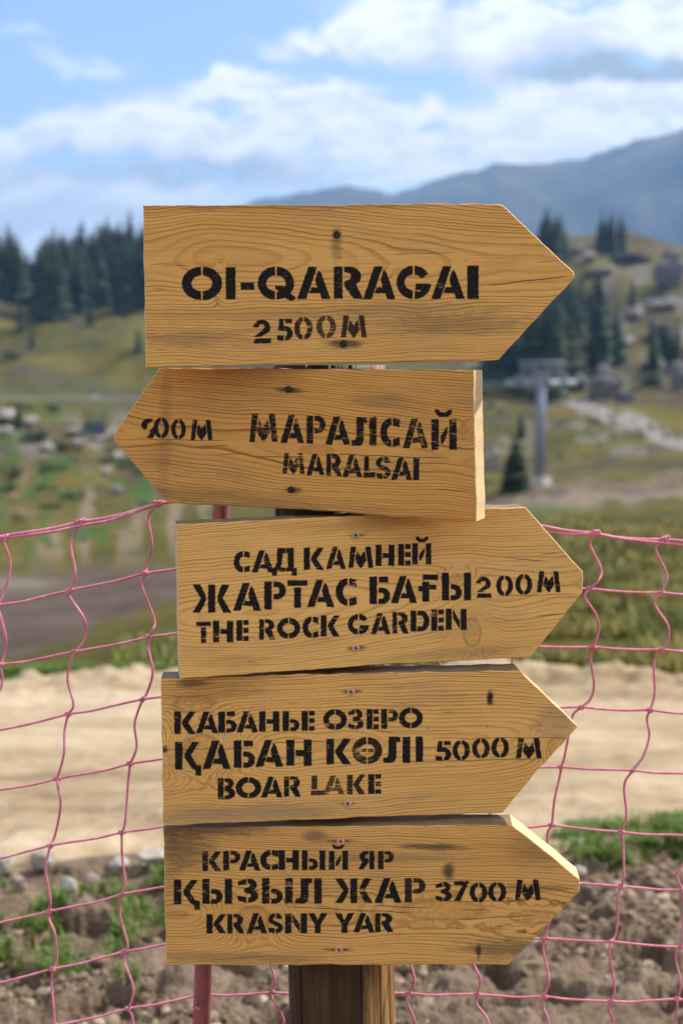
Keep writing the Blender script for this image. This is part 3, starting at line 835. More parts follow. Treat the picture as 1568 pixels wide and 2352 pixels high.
def make_post():
    m, t, b, _ = material('weathered round post')
    p = t.node('ShaderNodeTexCoord').outputs['Object']
    st = t.noise(t.scale(p, (70, 70, 3.5)), 1.0, 5, .65); st2 = t.noise(t.scale(p, (230, 230, 9)), 1.0, 3, .6); bl = t.noise(t.scale(p, (9, 9, 5)), 1.0, 4, .65)
    c = t.ramp(t.math('ADD', t.math('MULTIPLY', st, .6), t.math('MULTIPLY', bl, .4)), [(.34, (0.018, 0.008, 0.004)), (.5, (0.050, 0.022, 0.009)), (.66, (0.11, 0.052, 0.019))])
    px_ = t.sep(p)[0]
    worn_lit = t.smooth(t.math('ADD', t.math('MULTIPLY', px_, 10.0), t.math('ADD', t.math('MULTIPLY', t.noise(t.scale(p, (26, 26, 7)), 1.0, 5, .7), 1.0), t.math('MULTIPLY', st, .5))), 1.06, 1.42)  # torn golden wood; its weight towards the right paints in the sunlit side
    c = t.mix(worn_lit, c, t.ramp(st2, [(.35, (0.16, 0.075, 0.024)), (.6, (0.42, 0.235, 0.085))]))
    c = t.mix(t.smooth(st2, .58, .72, 0, .7), c, (0.02, 0.011, 0.006))
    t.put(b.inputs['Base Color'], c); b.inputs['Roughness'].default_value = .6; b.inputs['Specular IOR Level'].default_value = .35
    bn = t.node('ShaderNodeBump'); bn.inputs['Strength'].default_value = .8; bn.inputs['Distance'].default_value = .002
    t.put(bn.inputs['Height'], t.math('ADD', st, t.math('MULTIPLY', st2, .5))); t.put(b.inputs['Normal'], bn.outputs[0])
    zs0 = 0
    n = 420; zs = np.linspace(-.35, 1.60, 150); vs = []; fs = []
    grooves = [(-1.52, .014, .020), (-2.42, .009, .022), (-1.17, .007, .016), (-.72, .008, .02), (-.40, .006, .022), (-1.95, .005, .013), (-2.75, .007, .02), (.6, .006, .02), (2.2, .007, .02)]
    for z in zs:
        cx = -0.0125 + max(0.0, 1.40 - z) * 0.0245; cx = min(cx, .032)
        for k in range(n):
            a = 2 * math.pi * k / n
            r = .0715 + .0012 * math.sin(3 * a + 1) + .0012 * float(vnoise(np.array([a * 2.0]), np.array([z * 3.0]), 3)[0])
            for ga, gd, gw in grooves:
                dd = (a - (ga % (2 * math.pi)) - .02 * math.sin(z * 5 + ga * 9) + math.pi) % (2 * math.pi) - math.pi
                r -= gd * math.exp(-(dd / gw) ** 2) * (0.55 + 0.45 * math.sin(z * 4 + ga * 3))
            vs.append((cx + r * math.cos(a), r * math.sin(a), z))
    for i in range(len(zs) - 1):
        fs += [(i * n + k, i * n + (k + 1) % n, (i + 1) * n + (k + 1) % n, (i + 1) * n + k) for k in range(n)]
    fs.append(tuple((len(zs) - 1) * n + k for k in range(n)))
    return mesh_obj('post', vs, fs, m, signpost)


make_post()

BLACK = simple('blackened screw', (0.03, 0.03, 0.034), .35, .8, .3, 300)
ZINC = simple('yellow zinc screw', (0.46, 0.42, 0.20), .4, .35, .3, 260)
PINKZ = simple('pinkish zinc screw', (0.66, 0.40, 0.26), .4, .3, .3, 260)
COPPER = simple('copper red screw', (0.85, 0.36, 0.24), .4, .3, .2, 260)

PY = 1.735
TOPW = (0.09, 0.06, 0.035)
# each board: plane, outline, wood, writing, screws
P1 = Plane((-.008, PY, 1.60), R(0.5), R(0.5))
P2 = Plane((-.008, PY - .002, 1.38), R(-19), R(-3.2))
P3 = Plane((-.008, PY, 1.19), R(9.5), R(2.6))
P4 = Plane((-.008, PY, .98), R(3.5), R(1.4))
P5 = Plane((-.008, PY, .80), R(-3.0), R(.2))


def L(pl, sx, sy): return pl.local(sx, sy)


def knot(pl, sx, sy, rx, rz, amp):
    a, b_ = pl.local(sx, sy); return (a, b_, rx, rz, amp)


def crack(pl, x0, y0, x1, y1, wd=.0006):
    a, b_ = pl.local(x0, y0); c, d = pl.local(x1, y1); return (a, b_, c, d, wd)


def stain(pl, sx, sy, rx, rz, amt, col=(0.03, 0.022, 0.015)):
    a, b_ = pl.local(sx, sy); return (a, b_, rx, rz, amt, col)


def axis_z(pl, sy): return pl.local(1280, sy)[1]


W1 = wood_material('pine of the top board', 1, axis_z(P1, 990), .055, 330, (0.77, 0.415, 0.108), (0.30, 0.115, 0.018),
                   knots=[knot(P1, 828, 976, .006, .006, .004), knot(P1, 816, 1126, .006, .006, .004), knot(P1, 1493, 1019, .007, .007, .004)],
                   cracks=[crack(P1, 1800, 1072, 2150, 1034, .0008), crack(P1, 1990, 985, 2105, 975, .0006), crack(P1, 540, 996, 700, 985, .0005), crack(P1, 545, 1083, 640, 1083, .0005), crack(P1, 1450, 955, 1730, 945, .0004)],
                   stains=[stain(P1, 1262, 915, .009, .022, .5, (0.10, 0.06, 0.03)), stain(P1, 1265, 882, .008, .007, .5), stain(P1, 1287, 1288, .030, .006, .7), stain(P1, 700, 1270, .10, .014, .35, (0.10, 0.07, 0.035)),
                           stain(P1, 1700, 1215, .12, .016, .40, (0.12, 0.085, 0.04)), stain(P1, 900, 772, .3, .006, .35, TOPW), stain(P1, 1500, 1160, .14, .012, .3, (0.13, 0.10, 0.06)), stain(P1, 1000, 1180, .2, .01, .25, (0.12, 0.09, 0.05))], warp=.013, grey=.35, contrast=1.1)
W2 = wood_material('pine of the second board', 2, axis_z(P2, 1690), .035, 320, (0.70, 0.352, 0.080), (0.24, 0.085, 0.012),
                   knots=[knot(P2, 1735, 1610, .011, .011, .012)],
                   cracks=[crack(P2, 1200, 1700, 1690, 1720, .0007), crack(P2, 700, 1680, 880, 1668, .0006), crack(P2, 800, 1708, 950, 1698, .0005), crack(P2, 935, 1712, 1150, 1712, .0006), crack(P2, 1130, 1590, 1290, 1597, .0006), crack(P2, 1530, 1735, 1775, 1745, .0005), crack(P2, 1600, 1835, 1780, 1840, .0006), crack(P2, 520, 1648, 870, 1652, .0006), crack(P2, 1650, 1672, 1775, 1680, .0006)],
                   stains=[stain(P2, 1085, 1462, .02, .004, .8), stain(P2, 1095, 1836, .014, .005, .75), stain(P2, 800, 1860, .35, .012, .3, (0.12, 0.08, 0.04)), stain(P2, 620, 1600, .012, .14, .25, (0.10, 0.075, 0.045)), stain(P2, 1440, 1510, .06, .01, .3, (0.11, 0.08, 0.05)), stain(P2, 1200, 1930, .3, .008, .4, (0.14, 0.11, 0.07)), stain(P2, 600, 1700, .04, .02, .25, (0.30, 0.12, 0.03))], warp=.010, grey=.4, contrast=1.2)
W3 = wood_material('pine of the third board', 3, axis_z(P3, 2260), .045, 345, (0.85, 0.485, 0.142), (0.40, 0.175, 0.036),
                   knots=[knot(P3, 1712, 2175, .020, .016, .018), knot(P3, 1768, 2370, .022, .034, .030)],
                   cracks=[crack(P3, 664, 2006, 740, 2008, .0006), crack(P3, 1880, 2092, 2060, 2103, .0006), crack(P3, 2000, 2080, 2125, 2072, .0006), crack(P3, 1980, 2310, 2125, 2302, .0007), crack(P3, 1850, 2237, 2180, 2225, .0005), crack(P3, 2060, 2198, 2183, 2192, .0005)],
                   stains=[stain(P3, 1340, 2007, .012, .003, .55), stain(P3, 1338, 2430, .014, .004, .7), stain(P3, 1450, 1960, .2, .012, .35, (0.33, 0.15, 0.04)), stain(P3, 880, 2480, .05, .012, .3, (0.33, 0.15, 0.04)), stain(P3, 1700, 2450, .15, .008, .3, (0.2, 0.14, 0.08))], warp=.009, grey=.28, contrast=.95)
W4 = wood_material('pine of the fourth board', 4, axis_z(P4, 2790), .040, 330, (0.80, 0.447, 0.128), (0.34, 0.138, 0.026),
                   knots=[knot(P4, 762, 2815, .044, .036, .052), knot(P4, 2095, 2800, .026, .022, .024), knot(P4, 720, 2640, .05, .02, .008)],
                   cracks=[crack(P4, 600, 2812, 980, 2805, .0006), crack(P4, 980, 2786, 1260, 2780, .0006), crack(P4, 1600, 2770, 2160, 2765, .0005), crack(P4, 1500, 2857, 2050, 2845, .0006), crack(P4, 1380, 2741, 1750, 2741, .0005), crack(P4, 1500, 2804, 1760, 2803, .0006)],
                   stains=[stain(P4, 618, 2810, .006, .005, .95), stain(P4, 1836, 2617, .005, .012, .95, (0.015, 0.01, 0.008)), stain(P4, 1315, 2593, .018, .003, .7), stain(P4, 1303, 3014, .016, .003, .6), stain(P4, 900, 3050, .16, .016, .45, (0.20, 0.16, 0.11)), stain(P4, 780, 2600, .08, .016, .35, (0.26, 0.11, 0.03)), stain(P4, 730, 2560, .03, .006, .6, (0.1, 0.07, 0.04)), stain(P4, 2080, 2700, .04, .03, .35, (0.22, 0.17, 0.11))], warp=.009, grey=.35, contrast=1.05)
W5 = wood_material('pine of the bottom board', 5, axis_z(P5, 3420), .038, 330, (0.74, 0.402, 0.110), (0.28, 0.110, 0.020),
                   knots=[knot(P5, 955, 3445, .038, .030, .040), knot(P5, 1050, 3248, .008, .008, .006), knot(P5, 1660, 3415, .10, .022, .014), knot(P5, 2010, 3440, .06, .016, .010)],
                   cracks=[crack(P5, 620, 3434, 760, 3430, .0006), crack(P5, 1060, 3400, 1400, 3416, .0007), crack(P5, 1380, 3398, 1620, 3403, .0008), crack(P5, 1330, 3416, 1560, 3422, .0007), crack(P5, 1690, 3448, 2030, 3432, .0007), crack(P5, 1630, 3379, 1990, 3379, .0006), crack(P5, 1700, 3408, 1850, 3413, .0006)],
                   stains=[stain(P5, 1277, 3153, .022, .003, .8), stain(P5, 1270, 3562, .022, .003, .75), stain(P5, 690, 3180, .04, .035, .55, (0.07, 0.05, 0.03)), stain(P5, 720, 3110, .12, .012, .6, (0.09, 0.06, 0.035)), stain(P5, 1680, 3272, .009, .014, .8, (0.05, 0.04, 0.035)), stain(P5, 1180, 3135, .02, .010, .55, (0.10, 0.085, 0.07)), stain(P5, 1620, 3176, .05, .006, .7, (0.06, 0.05, 0.04)), stain(P5, 1793, 3570, .004, .012, .95, (0.012, 0.008, 0.006)), stain(P5, 1950, 3560, .09, .018, .55, (0.09, 0.065, 0.035)),
                           stain(P5, 2050, 3180, .06, .03, .35, (0.10, 0.075, 0.05)), stain(P5, 1500, 3215, .1, .008, .35, (0.12, 0.1, 0.07)), stain(P5, 2020, 3330, .05, .006, .5, (0.08, 0.06, 0.04)), stain(P5, 850, 3590, .15, .01, .4, (0.15, 0.10, 0.055)), stain(P5, 640, 3150, .015, .1, .3, (0.09, 0.07, 0.045))], warp=.012, grey=.5, contrast=1.1)

b1 = make_board(signpost, P1, [(536, 770), (1860, 764), (1877, 766), (1890, 774), (2150, 1020), (2154, 1029), (2152, 1041), (1867, 1350), (546, 1377)], .042, W1, 'topmost arrow board pointing right, stencilled OI-QARAGAI 2500 M')
b2 = make_board(signpost, P2, [(597, 1380), (1775, 1387), (1786, 1955), (1500, 1940), (1150, 1911), (630, 1887), (429, 1651), (427, 1640), (429, 1627)], .044, W2, 'arrow board pointing left, stencilled MARALSAI 900 M')
b3 = make_board(signpost, P3, [(663, 1966), (1300, 1935), (1650, 1911), (1970, 1902), (2184, 2144), (2183, 2221), (1986, 2464), (1400, 2494), (675, 2546)], .042, W3, 'palest arrow board, stencilled THE ROCK GARDEN 200 M')
b4 = make_board(signpost, P4, [(604, 2547), (1000, 2533), (1947, 2514), (2164, 2722), (2160, 2730), (2105, 2793), (1998, 2907), (1885, 3048), (1500, 3060), (613, 3096)], .042, W4, 'arrow board with a big knot, stencilled BOAR LAKE 5000 M')
b5 = make_board(signpost, P5, [(612, 3104), (1919, 3094), (2172, 3297), (2171, 3343), (2000, 3523), (1903, 3619), (624, 3619)], .044, W5, 'lowest and most stained arrow board, stencilled KRASNY YAR 3700 M')

def put(b_, pl, line, **kw): return make_lettering(pl, line, b_, **kw)

put(b1, P1, [('O', 682, 833, 1000, 1125), ('I', 847, 883, 1002, 1122), ('-', 903, 953, 1060, 1086), ('Q', 966, 1108, 1000, 1124), ('A', 1114, 1238, 1001, 1121), ('R', 1252, 1360, 1000, 1120), ('A', 1361, 1482, 999, 1121), ('G', 1487, 1617, 997, 1121), ('A', 1617, 1741, 998, 1120), ('I', 1751, 1793, 996, 1120)], wear=.12)
put(b1, P1, [('2', 947, 1017, 1199, 1287), ('5', 1038, 1097, 1195, 1277, .5, .1), ('0', 1103, 1172, 1189, 1273, .6, .3), ('0', 1186, 1259, 1183, 1267, .55, .6), ('M', 1278, 1374, 1183, 1265, .4, .4)], wear=.4)
put(b2, P2, [('9', 530, 590, 1569, 1643, .2, .2), ('0', 577, 634, 1566, 1643, .3, 0), ('0', 643, 697, 1572, 1647, .35, 0), ('M', 716, 797, 1575, 1650, .3, 0)], wear=.3)
put(b2, P2, [('М', 935, 1041, 1552, 1657), ('А', 1052, 1140, 1557, 1661), ('Р', 1150, 1220, 1559, 1663), ('А', 1219, 1313, 1562, 1668), ('Л', 1318, 1411, 1564, 1671), ('С', 1425, 1499, 1568, 1675), ('А', 1509, 1605, 1570, 1680), ('Й', 1617, 1711, 1572, 1686), ('˘', 1630, 1694, 1536, 1563, .1)], wear=.75)
put(b2, P2, [('M', 1059, 1142, 1699, 1777), ('A', 1149, 1217, 1702, 1782), ('R', 1224, 1281, 1703, 1785), ('A', 1284, 1358, 1706, 1788), ('L', 1363, 1406, 1712, 1790), ('S', 1408, 1464, 1713, 1795), ('A', 1466, 1545, 1716, 1799), ('I', 1549, 1571, 1717, 1800)], wear=.75)
put(b3, P3, [('С', 877, 937, 2067, 2147), ('А', 944, 1026, 2064, 2146), ('Д', 1020, 1112, 2055, 2158), ('К', 1139, 1214, 2054, 2136), ('А', 1222, 1296, 2051, 2133), ('М', 1306, 1398, 2050, 2129), ('Н', 1408, 1478, 2043, 2122), ('Е', 1492, 1539, 2040, 2120), ('Й', 1545, 1616, 2037, 2116), ('˘', 1557, 1605, 2012, 2033, .1)], wear=.35)
put(b3, P3, [('Ж', 722, 867, 2192, 2297), ('А', 874, 979, 2187, 2290), ('Р', 991, 1072, 2181, 2285), ('Т', 1079, 1152, 2176, 2279), ('А', 1151, 1253, 2174, 2276), ('С', 1258, 1337, 2168, 2271), ('Б', 1385, 1462, 2162, 2265), ('А', 1465, 1563, 2160, 2261), ('Ғ', 1568, 1642, 2154, 2256), ('Ы', 1656, 1765, 2148, 2251)], wear=.2)
put(b3, P3, [('2', 1782, 1842, 2163, 2241), ('0', 1859, 1922, 2158, 2234), ('0', 1931, 1994, 2153, 2230), ('М', 2012, 2100, 2142, 2220)], wear=.3)
put(b3, P3, [('T', 736, 791, 2332, 2410, .8), ('H', 799, 874, 2327, 2408), ('E', 887, 932, 2325, 2403), ('R', 972, 1032, 2322, 2398), ('O', 1039, 1125, 2317, 2395), ('C', 1134, 1194, 2312, 2392), ('K', 1203, 1273, 2308, 2386), ('G', 1304, 1385, 2303, 2379), ('A', 1390, 1463, 2299, 2378), ('R', 1471, 1531, 2295, 2375), ('D', 1539, 1609, 2290, 2367), ('E', 1616, 1662, 2286, 2365), ('N', 1671, 1748, 2283, 2362)], wear=.35)
put(b4, P4, [('К', 654, 734, 2668, 2752), ('А', 736, 818, 2668, 2749), ('Б', 819, 888, 2668, 2747), ('А', 888, 967, 2667, 2746), ('Н', 972, 1047, 2667, 2743), ('Ь', 1060, 1123, 2667, 2741), ('Е', 1131, 1179, 2666, 2740), ('О', 1211, 1300, 2660, 2737), ('З', 1303, 1362, 2659, 2736), ('Е', 1374, 1419, 2660, 2734), ('Р', 1429, 1492, 2659, 2733), ('О', 1495, 1584, 2653, 2731)], wear=.35)
put(b4, P4, [('Қ', 657, 755, 2782, 2885, .2), ('А', 760, 865, 2778, 2883), ('Б', 877, 956, 2777, 2879), ('А', 958, 1062, 2775, 2875), ('Н', 1074, 1168, 2774, 2871), ('К', 1224, 1316, 2770, 2866), ('Ө', 1320, 1432, 2764, 2865, .6, .25), ('Л', 1436, 1537, 2763, 2860), ('І', 1558, 1585, 2762, 2857)], wear=.25)
put(b4, P4, [('5', 1632, 1691, 2779, 2853), ('0', 1696, 1760, 2776, 2851), ('0', 1769, 1835, 2769, 2844), ('0', 1841, 1907, 2765, 2841), ('М', 1933, 2029, 2768, 2844)], wear=.4)
put(b4, P4, [('B', 817, 882, 2918, 2997), ('O', 884, 979, 2914, 2994), ('A', 979, 1059, 2913, 2990), ('R', 1065, 1128, 2911, 2987), ('L', 1165, 1217, 2909, 2982, .5, .4), ('A', 1212, 1291, 2908, 2978, .6, .7), ('K', 1301, 1369, 2905, 2978, .5, .35), ('E', 1380, 1428, 2903, 2977)], wear=.35)
put(b5, P5, [('К', 759, 830, 3193, 3266, .9), ('Р', 837, 901, 3191, 3264), ('А', 897, 976, 3189, 3264), ('С', 976, 1043, 3188, 3262), ('Н', 1045, 1120, 3188, 3262), ('Ы', 1132, 1219, 3189, 3262), ('Й', 1233, 1304, 3191, 3261), ('˘', 1244, 1290, 3168, 3184, .1), ('Я', 1344, 1402, 3191, 3260), ('Р', 1417, 1476, 3191, 3260, .4, .2)], wear=.3)
put(b5, P5, [('Қ', 653, 750, 3299, 3391, .6), ('Ы', 759, 870, 3296, 3389), ('З', 889, 968, 3294, 3385), ('Ы', 983, 1097, 3293, 3388, .8), ('Л', 1108, 1206, 3293, 3388), ('Ж', 1256, 1398, 3294, 3386), ('А', 1404, 1504, 3293, 3385), ('Р', 1517, 1595, 3293, 3384, .3, .3)], wear=.4)
put(b5, P5, [('3', 1630, 1693, 3308, 3380), ('7', 1702, 1759, 3304, 3378), ('0', 1760, 1826, 3310, 3383), ('0', 1829, 1897, 3308, 3381), ('М', 1929, 2026, 3299, 3376)], wear=.2)
put(b5, P5, [('K', 775, 849, 3428, 3500), ('R', 853, 916, 3428, 3500), ('A', 925, 1001, 3424, 3500), ('S', 1005, 1060, 3425, 3500), ('N', 1069, 1151, 3425, 3500), ('Y', 1155, 1227, 3424, 3499), ('Y', 1255, 1328, 3424, 3498), ('A', 1325, 1404, 3424, 3496), ('R', 1406, 1474, 3424, 3495)], wear=.3)
make_screw(P1, 1262, 880, BLACK, b1, .0086, .2); make_screw(P1, 1287, 1289, BLACK, b1, .0086, .9)
make_screw(P2, 1082, 1460, BLACK, b2, .0086, .1); make_screw(P2, 1092, 1836, BLACK, b2, .0086, .6)
make_screw(P3, 1332, 2007, ZINC, b3, .0100, .2, 'yellow zinc screw'); make_screw(P3, 1333, 2430, PINKZ, b3, .0100, .5, 'pinkish zinc screw')
make_screw(P4, 1315, 2594, PINKZ, b4, .0100, .15); make_screw(P4, 1303, 3013, PINKZ, b4, .0100, .05)
make_screw(P5, 1277, 3154, COPPER, b5, .0100, .1); make_screw(P5, 1271, 3561, COPPER, b5, .0100, .45)

# ------------------------------------------------------------------ the net fence
ROPE = None


def rope_material():
    m, t, b, _ = material('pink twisted cord')
    p = t.node('ShaderNodeTexCoord').outputs['Object']
    uvn = t.node('ShaderNodeUVMap').outputs[0]
    ux, uy, _z = t.sep(uvn)[0:3]
    tw = t.math('SINE', t.math('ADD', t.math('MULTIPLY', ux, 2 * math.pi * 2), t.math('MULTIPLY', uy, 2300.0)))
    n = t.noise(p, 60, 4, .6)
    c = t.ramp(n, [(.3, (0.62, 0.16, 0.23)), (.55, (0.74, 0.25, 0.34)), (.75, (0.82, 0.44, 0.55))])
    c = t.mix(t.smooth(tw, -.3, -1.0, 0, .22), c, (0.42, 0.08, 0.12))
    t.put(b.inputs['Base Color'], c); b.inputs['Roughness'].default_value = .7; b.inputs['Specular IOR Level'].default_value = .3
    bn = t.node('ShaderNodeBump'); bn.inputs['Strength'].default_value = .35; bn.inputs['Distance'].default_value = .0005
    t.put(bn.inputs['Height'], tw); t.put(b.inputs['Normal'], bn.outputs[0])
    return m


class Cord:
    """Tubes with a uv (round, along) for the twist."""
    def __init__(self): self.v = []; self.f = []; self.uv = []

    def tube(self, pts, r, n=8):
        pts = [Vector(p) for p in pts]
        rs = r if isinstance(r, list) else [r] * len(pts)
        base = len(self.v); L_ = 0.0; prev = None; lens = []
        for i, p in enumerate(pts):
            if i: L_ += (p - pts[i - 1]).length
            lens.append(L_)
            d = (pts[min(i + 1, len(pts) - 1)] - pts[max(i - 1, 0)]).normalized()
            a = prev - d * prev.dot(d) if prev is not None else d.orthogonal()
            if a.length < 1e-6: a = d.orthogonal()
            a.normalize(); prev = a; b_ = d.cross(a)
            self.v += [p + (a * math.cos(2 * math.pi * k / n) + b_ * math.sin(2 * math.pi * k / n)) * rs[i] for k in range(n)]
        for i in range(len(pts) - 1):
            for k in range(n):
                k2 = (k + 1) % n
                self.f.append((base + i * n + k, base + i * n + k2, base + (i + 1) * n + k2, base + (i + 1) * n + k))
                self.uv += [(k / n, lens[i]), ((k + 1) / n, lens[i]), ((k + 1) / n, lens[i + 1]), (k / n, lens[i + 1])]
        self.f.append(tuple(base + k for k in reversed(range(n)))); self.uv += [(0, 0)] * n
        self.f.append(tuple(base + (len(pts) - 1) * n + k for k in range(n))); self.uv += [(0, 0)] * n

    def knot(self, c, s, r, big=False):
        c = Vector(c); q = Quaternion((0, 1, 0), random.uniform(-.6, .6)) @ Quaternion((1, 0, 0), random.uniform(-.4, .4))
        pts = []
        for i in range(33):
            a = 2 * math.pi * i / 32
            p = Vector((math.sin(a) + 2 * math.sin(2 * a), -math.sin(3 * a) * 1.0, math.cos(a) - 2 * math.cos(2 * a))) * (s / 3.2)
            p.x *= 1.25; p.z *= .85
            pts.append(c + q @ p)
        self.tube(pts, r, 6)

    def build(self, name, parent):
        o = mesh_obj(name, self.v, self.f, ROPE, parent)
        ul = o.data.uv_layers.new(name='UVMap'); ul.data.foreach_set('uv', np.array(self.uv, np.float32).ravel())
        return o


def net_pt(sx, sy, dy=0.0):
    d = pix_ray(sx / SRC, sy / SRC); o = Vector((0, 0, EYE))
    # the net hangs in an upright plane just behind the post, its right side a little farther away
    k0, kx = 1.958 + dy, 0.045
    k = (k0) / (d.y - kx * d.x)
    return o + d * k


KN = {  # knots measured in the photograph: row -> {column: (x, y)}
    0: {'A': (11, 2020), 'B': (299, 1959), 'C': (589, 1890), 'P': (834, 1834), 'E': (2224, 2000), 'F': (2487, 2023)},
    1: {'A': (-8, 2270), 'B': (263, 2214), 'C': (545, 2150), 'P': (824, 2096), 'E': (2209, 2208), 'F': (2477, 2223)},
    2: {'A': (4, 2493), 'B': (281, 2444), 'C': (558, 2389), 'P': (815, 2340), 'E': (2224, 2427), 'F': (2481, 2437)},
    3: {'A': (-25, 2743), 'B': (257, 2678), 'C': (534, 2623), 'P': (805, 2575), 'E': (2179, 2652), 'F': (2436, 2663)},
    4: {'A': (-60, 2974), 'B': (215, 2921), 'C': (489, 2864), 'P': (795, 2805), 'E': (2102, 2877), 'F': (2370, 2889)},
    5: {'A': (-80, 3234), 'B': (189, 3171), 'C': (457, 3122), 'P': (785, 3065), 'E': (2068, 3095), 'F': (2326, 3120)},
    6: {'A': (-85, 3473), 'B': (185, 3418), 'C': (457, 3355), 'P': (775, 3290), 'E': (2066, 3300), 'F': (2330, 3324), 'G': (2556, 3338)},
    7: {'A': (-75, 3700), 'B': (198, 3634), 'C': (468, 3569), 'P': (768, 3505), 'E': (2040, 3519), 'F': (2290, 3531), 'G': (2552, 3553)},
    8: {'A': (-70, 3905), 'B': (205, 3848), 'C': (482, 3782), 'P': (758, 3730), 'D': (1017, 3722), 'H': (1275, 3722), 'J': (1532, 3725), 'K': (1788, 3729), 'E': (2040, 3737), 'F': (2288, 3755), 'G': (2538, 3747)},
}
COLS = ['Z', 'A', 'B', 'C', 'P', 'D', 'H', 'J', 'K', 'E', 'F', 'G', 'Q']
for r_ in range(9):
    k_ = KN[r_]
    P_, E_ = k_['P'], k_['E']
    for i, c_ in enumerate(('D', 'H', 'J', 'K')):
        if c_ not in k_:
            s_ = (i + 1) / 5
            k_[c_] = (P_[0] + (E_[0] - P_[0]) * s_ + random.uniform(-8, 8), P_[1] + (E_[1] - P_[1]) * s_ + random.uniform(-5, 5) + (8 if r_ else 0))
    if 'G' not in k_:
        k_['G'] = (k_['F'][0] + 262, k_['F'][1] + 14)
    k_['Q'] = (k_['G'][0] + 258, k_['G'][1] + 15); k_['Z'] = (k_['A'][0] - 285, k_['A'][1] + 62)
for r_ in range(9, 13):                               # below the picture, down to the ground
    KN[r_] = {c_: (2 * KN[r_ - 1][c_][0] - KN[r_ - 2][c_][0] + random.uniform(-12, 12), KN[r_ - 1][c_][1] + 212 + random.uniform(-6, 6)) for c_ in COLS}

BEND = {  # points of the slack upright cords between two knots, where the photograph shows them
    ('A', 0): [(40, 2120), (15, 2225)], ('A', 1): [(22, 2390), (18, 2450)],
    ('B', 0): [(284, 1995), (265, 2040), (283, 2150)], ('B', 1): [(263, 2240), (318, 2325), (316, 2400)], ('B', 2): [(254, 2540), (276, 2640)], ('B', 3): [(243, 2740), (240, 2830)],
    ('B', 4): [(218, 2950), (228, 3022), (208, 3130)], ('B', 5): [(172, 3262), (190, 3370)], ('B', 6): [(183, 3445), (206, 3500), (213, 3600)], ('B', 7): [(194, 3690), (203, 3790)],
    ('C', 0): [(557, 1940), (570, 2040), (553, 2120)], ('C', 1): [(531, 2194), (578, 2320), (574, 2360)], ('C', 2): [(556, 2430), (573, 2520), (551, 2600)], ('C', 3): [(506, 2712), (513, 2800)],
    ('C', 4): [(482, 2925), (470, 3080)], ('C', 5): [(459, 3216), (471, 3315)], ('C', 6): [(449, 3426), (479, 3540)], ('C', 7): [(466, 3607), (500, 3700), (494, 3755)], ('C', 8): [(500, 3835)],
    ('D', 7): [(1000, 3560), (1016, 3625), (1029, 3675)], ('D', 8): [(1026, 3755), (1064, 3840)], ('J', 7): [(1535, 3600), (1554, 3678)], ('J', 8): [(1526, 3760), (1556, 3840)],
    ('K', 7): [(1772, 3600), (1799, 3673)], ('K', 8): [(1786, 3765), (1830, 3840)],
    ('E', 0): [(2211, 2045), (2252, 2134), (2240, 2180)], ('E', 1): [(2191, 2240), (2232, 2304), (2242, 2365)], ('E', 2): [(2213, 2470), (2226, 2563), (2213, 2620)], ('E', 3): [(2145, 2685), (2128, 2772), (2112, 2850)],
    ('E', 4): [(2098, 2910), (2078, 3000)], ('E', 5): [(2051, 3130), (2056, 3220)], ('E', 6): [(2075, 3380), (2055, 3470)], ('E', 7): [(2035, 3565), (2056, 3670)], ('E', 8): [(2036, 3775), (2054, 3838)],
    ('F', 0): [(2457, 2060), (2500, 2160)], ('F', 1): [(2453, 2265), (2502, 2345), (2504, 2400)], ('F', 2): [(2451, 2480), (2453, 2600)], ('F', 3): [(2424, 2695), (2433, 2760), (2410, 2835)],
    ('F', 4): [(2339, 2945), (2347, 3060)], ('F', 5): [(2334, 3165), (2337, 3280)], ('F', 6): [(2316, 3360), (2309, 3490)], ('F', 7): [(2283, 3575), (2303, 3700)], ('F', 8): [(2281, 3782), (2298, 3838)],
    ('G', 6): [(2562, 3420), (2558, 3510)], ('G', 7): [(2531, 3590), (2551, 3690)], ('G', 8): [(2537, 3775), (2531, 3838)]}


